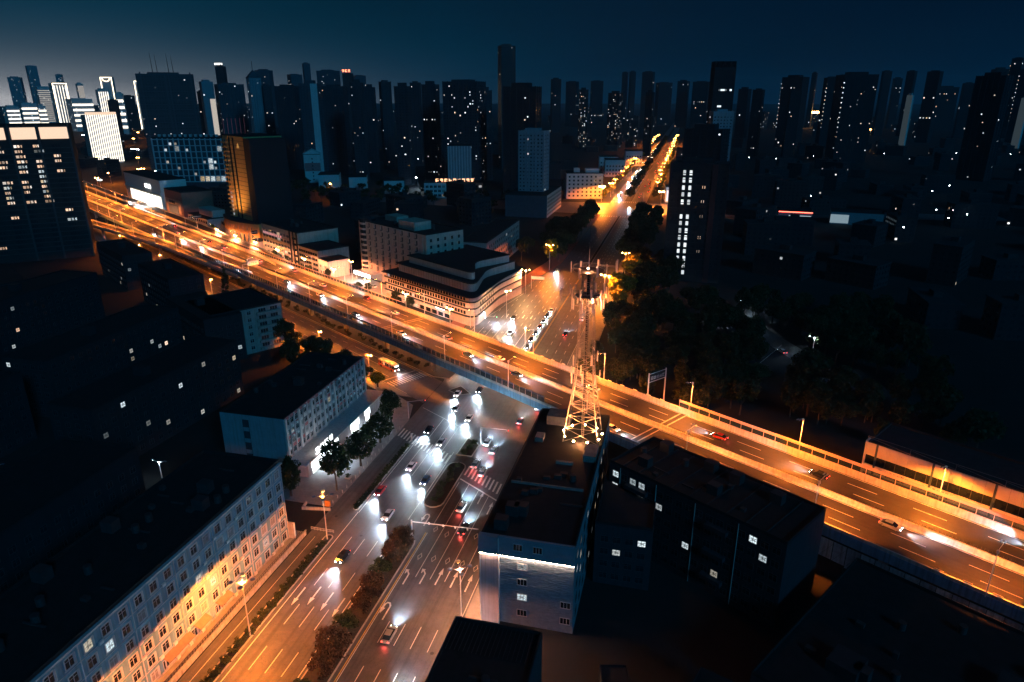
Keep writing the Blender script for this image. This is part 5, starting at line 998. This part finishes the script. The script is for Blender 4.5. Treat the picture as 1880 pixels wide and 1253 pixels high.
for i, (y, col) in enumerate(((280, 'black'), (289, 'black'), (298, 'blue'), (307, 'red'), (316, 'silver'), (325, 'black'), (334, 'white'))): car(col, -4.6-.1*(i % 3), y, math.pi, '%s car, %s in the queue beside the median fence' % (col, ('first', 'second', 'third', 'fourth', 'fifth', 'sixth', 'last')[i]))
car('white', -16.7, 417, math.pi, 'white car with glaring headlights under the golden round tree'); car('yellow', -30.5, 362, R(40), 'yellow car parked on the red pavement beside the lamp', beam=0)
for i, (x, y, col, rz) in enumerate(((-33.5, 340, 'white', 20), (-37.5, 322, 'black', 30), (-36, 332, 'black', 25))): car(col, x-4, y, R(rz), '%s car parked on the pavement beside the corner building, %s' % (col, ('farthest', 'nearest', 'middle')[i]), beam=0)
LF = [(-17.8, 226, 'white'), (-14.5, 214, 'silver'), (-11.1, 231, 'black'), (-7.8, 208, 'white'), (-17.8, 197, 'black'), (-11.1, 190, 'silver'), (-14.5, 174, 'white'), (-7.9, 168, 'blue'), (-17.8, 160, 'red'), (-11.1, 150, 'white'), (-14.5, 132, 'black'), (-20, 262+8, 'silver'), (-24, 282, 'white'), (-28, 268, 'black'), (-16, 296, 'white'), (-12, 276, 'silver'), (-20, 318, 'black')]
LF.sort(key=lambda t: t[1])
for i, (x, y, col) in enumerate(LF): car(col, x, y, math.pi, '%s oncoming car with lit headlights on the avenue, %s nearest the camera' % (col, ORD[i]), 'oncoming cars on the avenue')
RT = [(2.6, 193.5, 'white'), (5.8, 189, 'silver'), (3.0, 180, 'silver'), (6.2, 176, 'white'), (5.9, 158, 'white'), (9.3, 149, 'black'), (9.0, 210, 'red'), (12.6, 222, 'white'), (5.9, 112, 'silver'), (12.8, 96, 'black'), (8.5, 300, 'black'), (12.4, 324, 'white')]
RT.sort(key=lambda t: t[1])
for i, (x, y, col) in enumerate(RT): car(col, x, y, 0, '%s car with red tail lights going up the avenue, %s nearest the camera' % (col, ORD[i]), 'departing cars on the avenue')
q = random.Random(77)
for i in range(15): a = 150-i*37-q.uniform(0, 16); b = q.choice((-3, -7, -11)); x, y, _ = H(a, b); cc_ = q.choice(('white', 'black', 'silver', 'blue')); car(cc_, x, y, -R(90)-HA, '%s car on the near carriageway of the highway, %s from the right' % (cc_, ORD[i]), 'cars on the near highway carriageway', 10.02)
for i in range(15): a = 140-i*38-q.uniform(0, 16); b = q.choice((3, 7, 11)); x, y, _ = H(a, b); cc_ = q.choice(('white', 'black', 'silver', 'red')); car(cc_, x, y, R(90)-HA, '%s car on the far carriageway of the highway, %s from the right' % (cc_, ORD[i]), 'cars on the far highway carriageway', 10.02)
for i in range(44):
    y = 760+i*24+q.uniform(-6, 6); car(q.choice(('white', 'silver', 'black')), q.choice((-15, -11.5, -8)), y, math.pi, 'far car with lit headlights coming down the far avenue', 'oncoming cars on the far avenue', beam=1 if i < 16 else 0)
    car(q.choice(('white', 'silver', 'black')), q.choice((8, 11.5, 15)), y+9, 0, 'far car with tail lights going up the far avenue', 'departing cars on the far avenue', beam=0)
car('white', 4, 690, math.pi, 'white car alone in the orange far junction'); x, y, _ = H(-178, 44); car('white', x, y, R(70), 'white car parked in the lit hotel yard', beam=0)
for i, (x, y, rz, col) in enumerate(((100, 300, 25, 'white'), (104.5, 278, 25, 'white'), (113, 290, 25, 'black'), (108, 268, 28, 'silver'))): car(col, x, y, R(rz), '%s car parked along the dim back lane, %s' % (col, ('farthest', 'middle', 'across the lane', 'nearest')[i]), beam=0)
for i, (x, y, rz, col) in enumerate(((-36.5, 171, 90, 'white'), (-36.5, 178, 92, 'black'), (-36.5, 188.5, 88, 'silver'))): car(col, x, y, R(rz), '%s car parked nose in on the shop forecourt' % col, beam=0, z=.15)
def drop(o):
    for ch in list(o.children): drop(ch)
    bpy.data.objects.remove(o)
for o in PR.values(): drop(o)
# bus on the side road
bu = thing('city_bus', 'city bus with pale roof and lit front waiting on the side road', 'bus', H(-69, -17.6, .02), -HA)
busm = mat('bus_red', (.34, .09, .06), .4, .1, 1); busr = mat('bus_roof', (.55, .50, .40), .5, .1, 1)
MB().prism([(-5.6, -1.25), (5.4, -1.25), (5.6, -.9), (5.6, .9), (5.4, 1.25), (-5.6, 1.25)], .35, 1.25).build('body', busm, bu); MB().prism([(-5.55, -1.22), (5.35, -1.22), (5.5, -.85), (5.5, .85), (5.35, 1.22), (-5.55, 1.22)], 1.25, 2.6).build('window_band', glass_d, bu); MB().prism([(-5.6, -1.25), (5.4, -1.25), (5.6, -.9), (5.6, .9), (5.4, 1.25), (-5.6, 1.25)], 2.6, 3.05, poly2=[(-5.4, -1.1), (5.2, -1.1), (5.4, -.8), (5.4, .8), (5.2, 1.1), (-5.4, 1.1)]).build('roof', busr, bu)
for x0 in (-3.5, 1.2): MB().box(x0, -.7, 3.05, x0+1.6, .7, 3.3).build('roof_unit', busr, bu)
for k in range(6): MB().box(-5+k*1.75, -1.27, 1.3, -4.88+k*1.75, -1.225, 2.58).build('window_post', busm, bu)
MB().box(-2.2, -1.26, 1.4, -.9, -1.225, 2.4).build('lit_window', lit_c, bu); MB().box(1.6, -1.26, 1.4, 2.9, -1.225, 2.4).build('lit_window', lit_c, bu); MB().box(5.52, -.8, 2.2, 5.6, .8, 2.55).build('destination_sign', shop_e, bu)
for sy in (-.85, .85): MB().ell((5.58, sy, .75), (.1, .2, .14)).build('headlight', head_e, bu)
for xx in (-3.6, 3.6):
    for sy in (-1.15, 1.15): MB().tube((xx, sy-.13, .48), (xx, sy+.13, .48), .48, n=14).build('wheel', tyre, bu)
light('headlight_beam', 'SPOT', bu, (5.8, 0, 1), 7000, COOL, .3, 70, .8, (R(80), 0, R(-90)))
# ================================================================ the lattice mast
mast = thing('lattice_mast', 'tall lattice telecom mast with floodlit base on the roof beside the overpass', 'mast', (35.2, 167.5, 20))
ms_m = mat('mast_steel', (.20, .18, .17), .5, .15, 2, metal=.35)
def hwid(z): return 4.3-2.1*z/16 if z < 16 else 2.2-1.0*(z-16)/27
cor = ((-1, -1), (1, -1), (1, 1), (-1, 1)); lev = [0, 3.6, 6.8, 9.8, 12.6, 15.2, 17.6, 20, 22.3, 24.6, 26.8, 29, 31.2, 33.4, 35.6, 37.8, 40, 42.5]
for sx, sy in cor:
    t = MB()
    for z0, z1 in zip(lev, lev[1:]): t.tube((sx*hwid(z0), sy*hwid(z0), z0), (sx*hwid(z1), sy*hwid(z1), z1), .13 if z0 < 16 else .09, n=6)
    t.build('leg', ms_m, mast)
for z0, z1 in zip(lev, lev[1:]):
    for k in range(4):
        (ax, ay), (bx_, by_) = cor[k], cor[(k+1) % 4]; p = lambda c_, z: (c_[0]*hwid(z), c_[1]*hwid(z), z); rr = .055 if z0 < 16 else .04
        MB().tube(p((ax, ay), z0), p((bx_, by_), z1), rr, n=4).build('brace', ms_m, mast); MB().tube(p((bx_, by_), z0), p((ax, ay), z1), rr, n=4).build('brace', ms_m, mast); MB().tube(p((ax, ay), z1), p((bx_, by_), z1), rr, n=4).build('brace', ms_m, mast)
ld = MB()
for s_ in (-.25, .25): ld.tube((s_, -.4, 0), (s_, -.4, 42), .05, n=4)
ld.build('ladder', ms_m, mast); rg = MB().box(-.25, -.42, 0, .25, -.38, .05).mesh('rung', ms_m)
for k in range(84): inst('rung', rg, mast, (0, 0, .5*k+.3))
MB().box(-.35, .2, 0, .35, .5, 42).build('cable_tray', black_m, mast)
MB().tube((0, 0, 42), (0, 0, 47.5), .12, .09).build('spire', ms_m, mast); MB().tube((0, 0, 47.5), (0, 0, 53), .05, .02).build('spire', black_m, mast)
def ring(z, rad, n=18):
    for dz in (0, .9):
        t = MB()
        for k in range(n): a, b = 2*math.pi*k/n, 2*math.pi*(k+1)/n; t.tube((rad*math.cos(a), rad*math.sin(a), z+dz), (rad*math.cos(b), rad*math.sin(b), z+dz), .055, n=4)
        t.build('ring_rail', ms_m, mast)
    MB().prism([(rad*.95*math.cos(2*math.pi*k/n), rad*.95*math.sin(2*math.pi*k/n)) for k in range(n)], z-.06, z).build('platform', black_m, mast)
    for k in range(0, n, 3): a = 2*math.pi*k/n; MB().tube((rad*math.cos(a), rad*math.sin(a), z), (rad*math.cos(a), rad*math.sin(a), z+.9), .04, n=4).build('rail_post', ms_m, mast); MB().tube((hwid(min(z, 42))*.9*math.cos(a), hwid(min(z, 42))*.9*math.sin(a), z-1.6), (rad*math.cos(a), rad*math.sin(a), z), .06, n=4).build('strut', ms_m, mast)
ring(42.6, 3.7); ring(36.6, 3.1)
apn = mat('antenna_panel', (.36, .32, .30), .5, .08, 2)
pa = MB().box(-.21, -.1, -1.3, .21, .1, 1.3).mesh('antenna_panel', apn)
def panels(z, rad, n, ph=0, arm=True):
    for k in range(n):
        a = 2*math.pi*k/n+ph; x, y = rad*math.cos(a), rad*math.sin(a); zz = z+.35*math.sin(k*2.7); o = inst('antenna_panel', pa, mast, (x, y, zz), a+math.pi/2)
        MB().tube((hwid(z)*.8*math.cos(a), hwid(z)*.8*math.sin(a), zz-.6), (x*.97, y*.97, zz-.4), .05, n=4).build('antenna_arm', ms_m, mast)
panels(37.6, 4.2, 10); panels(34.6, 3.8, 9, .3); panels(16.5, 3.6, 7, .2); panels(21, 3.2, 4, .6); panels(42.9, 4.1, 6, .1)
for sx, dz in ((-1, 36.5), (1, 44)):
    t = MB(); 
    for yy in (-.5, .5): t.tube((sx*2, yy, dz), (sx*6.2, yy, dz-.2), .06, n=4)
    t.tube((sx*6.2, -.9, dz-1), (sx*6.2, -.9, dz+1.2), .07, n=5); t.tube((sx*6.2, .9, dz-1), (sx*6.2, .9, dz+1.2), .07, n=5); t.tube((sx*6.2, -.9, dz-.2), (sx*6.2, .9, dz-.2), .05, n=4); t.build('boom', ms_m, mast)
    for yy in (-.9, .9): inst('antenna_panel', pa, mast, (sx*6.4, yy, dz), R(90))
flood = emit('flood_bulb', (1.0, .50, .2), 90)
for k in range(9):
    a = 2*math.pi*k/9+.2; x, y = 4.9*math.cos(a), 4.9*math.sin(a); h = MB().box(x-.25, y-.25, .1, x+.25, y+.25, .45).build('floodlight', black_m, mast); MB().ell((x, y, .6), (.3, .3, .2)).build('bulb', flood, h)
for sx, sy in cor: light('flood_light', 'SPOT', mast, (sx*5.6, sy*5.6, .9), 240000, (1, .30, .09), .2, 70, .7, (Vector((-sx*.34, -sy*.34, 1)).to_track_quat('-Z', 'Y').to_euler()))
light('flood_light', 'POINT', mast, (0, -4.9, 1.0), 3500, (1, .36, .12), .3); light('flood_light', 'POINT', mast, (1.5, -2.4, 36.2), 11000, (1, .36, .15), .2); light('flood_light', 'POINT', mast, (0, -1.8, 43.3), 5000, (1, .36, .15), .2)
MB().ell((1.2, -2.2, 36.4), (.22, .22, .22)).build('platform_lamp', emit('mast_lamp', (1, .7, .5), 40), mast); MB().ell((0, -1.7, 43.4), (.18, .18, .18)).build('platform_lamp', MATS['mast_lamp'], mast)  # bulbs of the warm floodlights that light the upper platforms
# ================================================================ signs, signals, fences
sg = thing('signal_mast', 'white traffic signal mast with a long arm over the right carriageway', 'traffic signal', (-1.4, 142.3, .1)); MB().tube((0, 0, 0), (0, 0, 5.6), .22, .2, 8).build('pole', mat('mast_white', (.7, .7, .68), .5), sg); MB().tube((0, 0, 5.2), (16.5, .2, 5.7), .13, .08, 8).build('arm', MATS['mast_white'], sg)
for xx in (4.5, 8, 11, 14): MB().box(xx-.16, -.35, 5.3, xx+.16, -.12, 5.85).build('camera_housing', MATS['mast_white'], sg)
MB().box(-.6, -.3, 1.2, -.15, .2, 2.2).build('control_box', MATS['mast_white'], sg)
def sig(x, y, rz, ln, label, col, h=6.2):
    s_ = thing('signal_mast', label, 'traffic signal', (x, y, .05), rz); MB().tube((0, 0, 0), (0, 0, h), .14, .1, 8).build('pole', pole_m, s_); MB().tube((0, 0, h-.2), (ln, 0, h+.1), .08, .05, 6).build('arm', pole_m, s_)
    hd_ = MB().box(ln-.9, -.15, h-.3, ln, .15, h+.1).build('signal_head', black_m, s_); MB().ell((ln-.3, -.16, h-.1), (.13, .05, .13)).build('signal_lamp', col, hd_); return s_
sig(-27.5, 204, R(25), 6, 'grey signal mast on the corner beside the shop row crossing', red_e); sig(-36, 300, R(0), 13, 'pale signal mast reaching over the far left carriageway', sig_g); sig(1, 192, R(0), 9, 'slim signal mast at the short traffic island', red_e); sig(14, 742, R(180), 9, 'far signal mast with a red light at the far junction', tail_e, 8)
ds = thing('direction_sign', 'white direction sign board on a post at the far left kerb', 'road sign', (-23.6, 374, .1)); MB().tube((0, 0, 0), (0, 0, 7.2), .16, .14, 8).build('pole', pole_m, ds); MB().box(0, -.1, 5.4, 7.4, .0, 7.0).build('board', mat('board_white', (.6, .55, .48), .6), ds)
gt = thing('sign_gantry', 'black lettered sign gantry with two posts beyond the highway edge', 'road sign', H(30, 15.2, 0), -HA+R(84))
for xx in (0, 8): MB().tube((xx, 0, 0), (xx, 0, 18.2), .25, .2, 8).build('post', pole_m, gt)
for zz in (15, 17.8): MB().tube((0, 0, zz), (8, 0, zz), .1, n=6).build('beam', pole_m, gt)
bd = MB().box(.4, -.1, 15.2, 7.6, 0, 17.6).build('board', black_m, gt); s_ = MB()
for k in range(5): glyph(s_, .7+k*1.35, 15.7, 1.2, random.Random(400+k), -.06)
s_.build('sign_lettering', mat('lettering_pale', (.5, .45, .4), .6), bd, (0, -.1, 0))
for nm, a, b, rz, lb, al in (('lane_sign', -213, -13.6, R(90), 'white lane sign on a bracket over the near carriageway of the highway', 9), ('lane_sign', -300, 27, R(90), 'dark lettered sign beside the ramp near the podium', 6), ('lane_sign', -392, 18, R(90), 'pair of dark sign boards where the ramp leaves the highway', 12)):
    g_ = thing(nm, lb, 'road sign', H(a, b, 10), -HA); MB().tube((0, 0, 0), (0, 0, 6.5), .2, .16, 8).build('post', pole_m, g_); MB().tube((0, 0, 6.2), (0, al, 6.2), .12, n=6).build('beam', pole_m, g_)
    bb = MB().box(-.15, al*.35, 5.2, -.02, al, 7.4).build('board', MATS['board_white'] if a == -213 else black_m, g_); s_ = MB(); [glyph(s_, k*1.1, 0, .9, random.Random(k+int(-a)), -.04) for k in range(4)]; s_.build('sign_lettering', black_m if a == -213 else MATS['lettering_pale'], bb, (-.02, al*.4, 5.8), R(90))
fn = thing('median_fence', 'black and white fence between the queue of cars and the right carriageway', 'fence', (-2.7, 256, 0))
fb = [MB().box(-.06, -.45, .1, .06, .45, 1.0).mesh('fence_panel', m_) for m_ in (mat('fence_white', (.6, .6, .58), .6), black_m)]
for i in range(82): inst('fence_panel', fb[i % 2], fn, (0, i*1.0, 0))
for zz in (.95,): MB().box(-.08, -.5, zz+.06, .08, 82, zz+.14).build('rail', pole_m, fn)
kq = thing('kiosk_sign', 'round blue and orange sign board at the pavement tip by the gate', 'sign', (-29.5, 150.2, .14)); MB().tube((0, 0, 0), (0, 0, 2.6), .06).build('post', pole_m, kq); MB().tube((0, -.06, 3.1), (0, 0, 3.1), .6, n=14).build('disc', mat('disc_blue', (.04, .1, .25), .5), kq); MB().box(.8, -.3, .2, 2.2, .3, 1.8).build('box', mat('box_orange', (.6, .22, .03), .6), kq)
pl = thing('planter_wall', 'low pale planter wall at the shop forecourt corner', 'wall', (-34, 147.5, 0), R(10)); MB().box(0, 0, 0, 7.5, .4, .8).build('wall_face', conc, pl); MB().box(0, .4, 0, .4, 3, .8).build('wall_face', conc, pl)
gb = thing('gate_bar', 'sliding gate bar across the end of the service road', 'gate', (-27.2, 140.2, 0)); MB().box(0, 0, .35, 6.2, .12, .45).build('bar', frame_w, gb); MB().box(0, 0, .8, 6.2, .12, .9).build('bar', frame_w, gb)
for k in range(8): MB().box(k*.85, .02, .1, k*.85+.06, .1, .95).build('picket', frame_w, gb)
bx2 = thing('bin_post', 'white painted post at the tip of the hedge strip', 'post', (-20.6, 189.5, 0)); MB().box(-.2, -.2, 0, .2, .2, 2.6).build('shaft', frame_w, bx2)
bm_ = MB().tube((0, 0, 0), (0, 0, .85), .11, .09, 8).ell((0, 0, .87), (.11, .11, .07)).mesh('shaft', kerb_m)
for i in range(18): r = thing('bollard', 'short stone bollard along the shop pavement, %s from the gate' % ORD[i], 'bollard', (-27.5, 152+i*2.6, .14), 0, 'pavement bollards'); inst('shaft', bm_, r)
pt = MB().prism([(-.7, -.7), (.7, -.7), (.7, .7), (-.7, .7)], 0, .5, poly2=[(-.8, -.8), (.8, -.8), (.8, .8), (-.8, .8)]).mesh('planter_box', kerb_m)
for i, y in enumerate((164.5, 178.8, 192.3)): r = thing('planter', 'square stone planter between the shop trees, %s from the gate' % ORD[i], 'planter', (-29.4, y, .14)); inst('planter_box', pt, r); inst('plants', CR['hedge'][i], r, (0, 0, .8), 0, .7)
HAZE = 0.00006
# ================================================================ night haze: one closed box of even, pale air round everything but the sky
hz = bpy.data.materials.new('haze_air'); hz.use_nodes = True; n_ = hz.node_tree.nodes; n_.remove(n_['Principled BSDF'])
pv = n_.new('ShaderNodeVolumePrincipled'); pv.inputs['Color'].default_value = (.55, .82, 1.0, 1); pv.inputs['Density'].default_value = HAZE; pv.inputs['Anisotropy'].default_value = .2
hz.node_tree.links.new(pv.outputs[0], n_['Material Output'].inputs['Volume'])
hb = MB().box(-7000, -150, -1, 7000, 9000, 330).build('haze', hz); stuff(hb); tag(hb, 'thin bluish night haze over the whole city', 'haze')
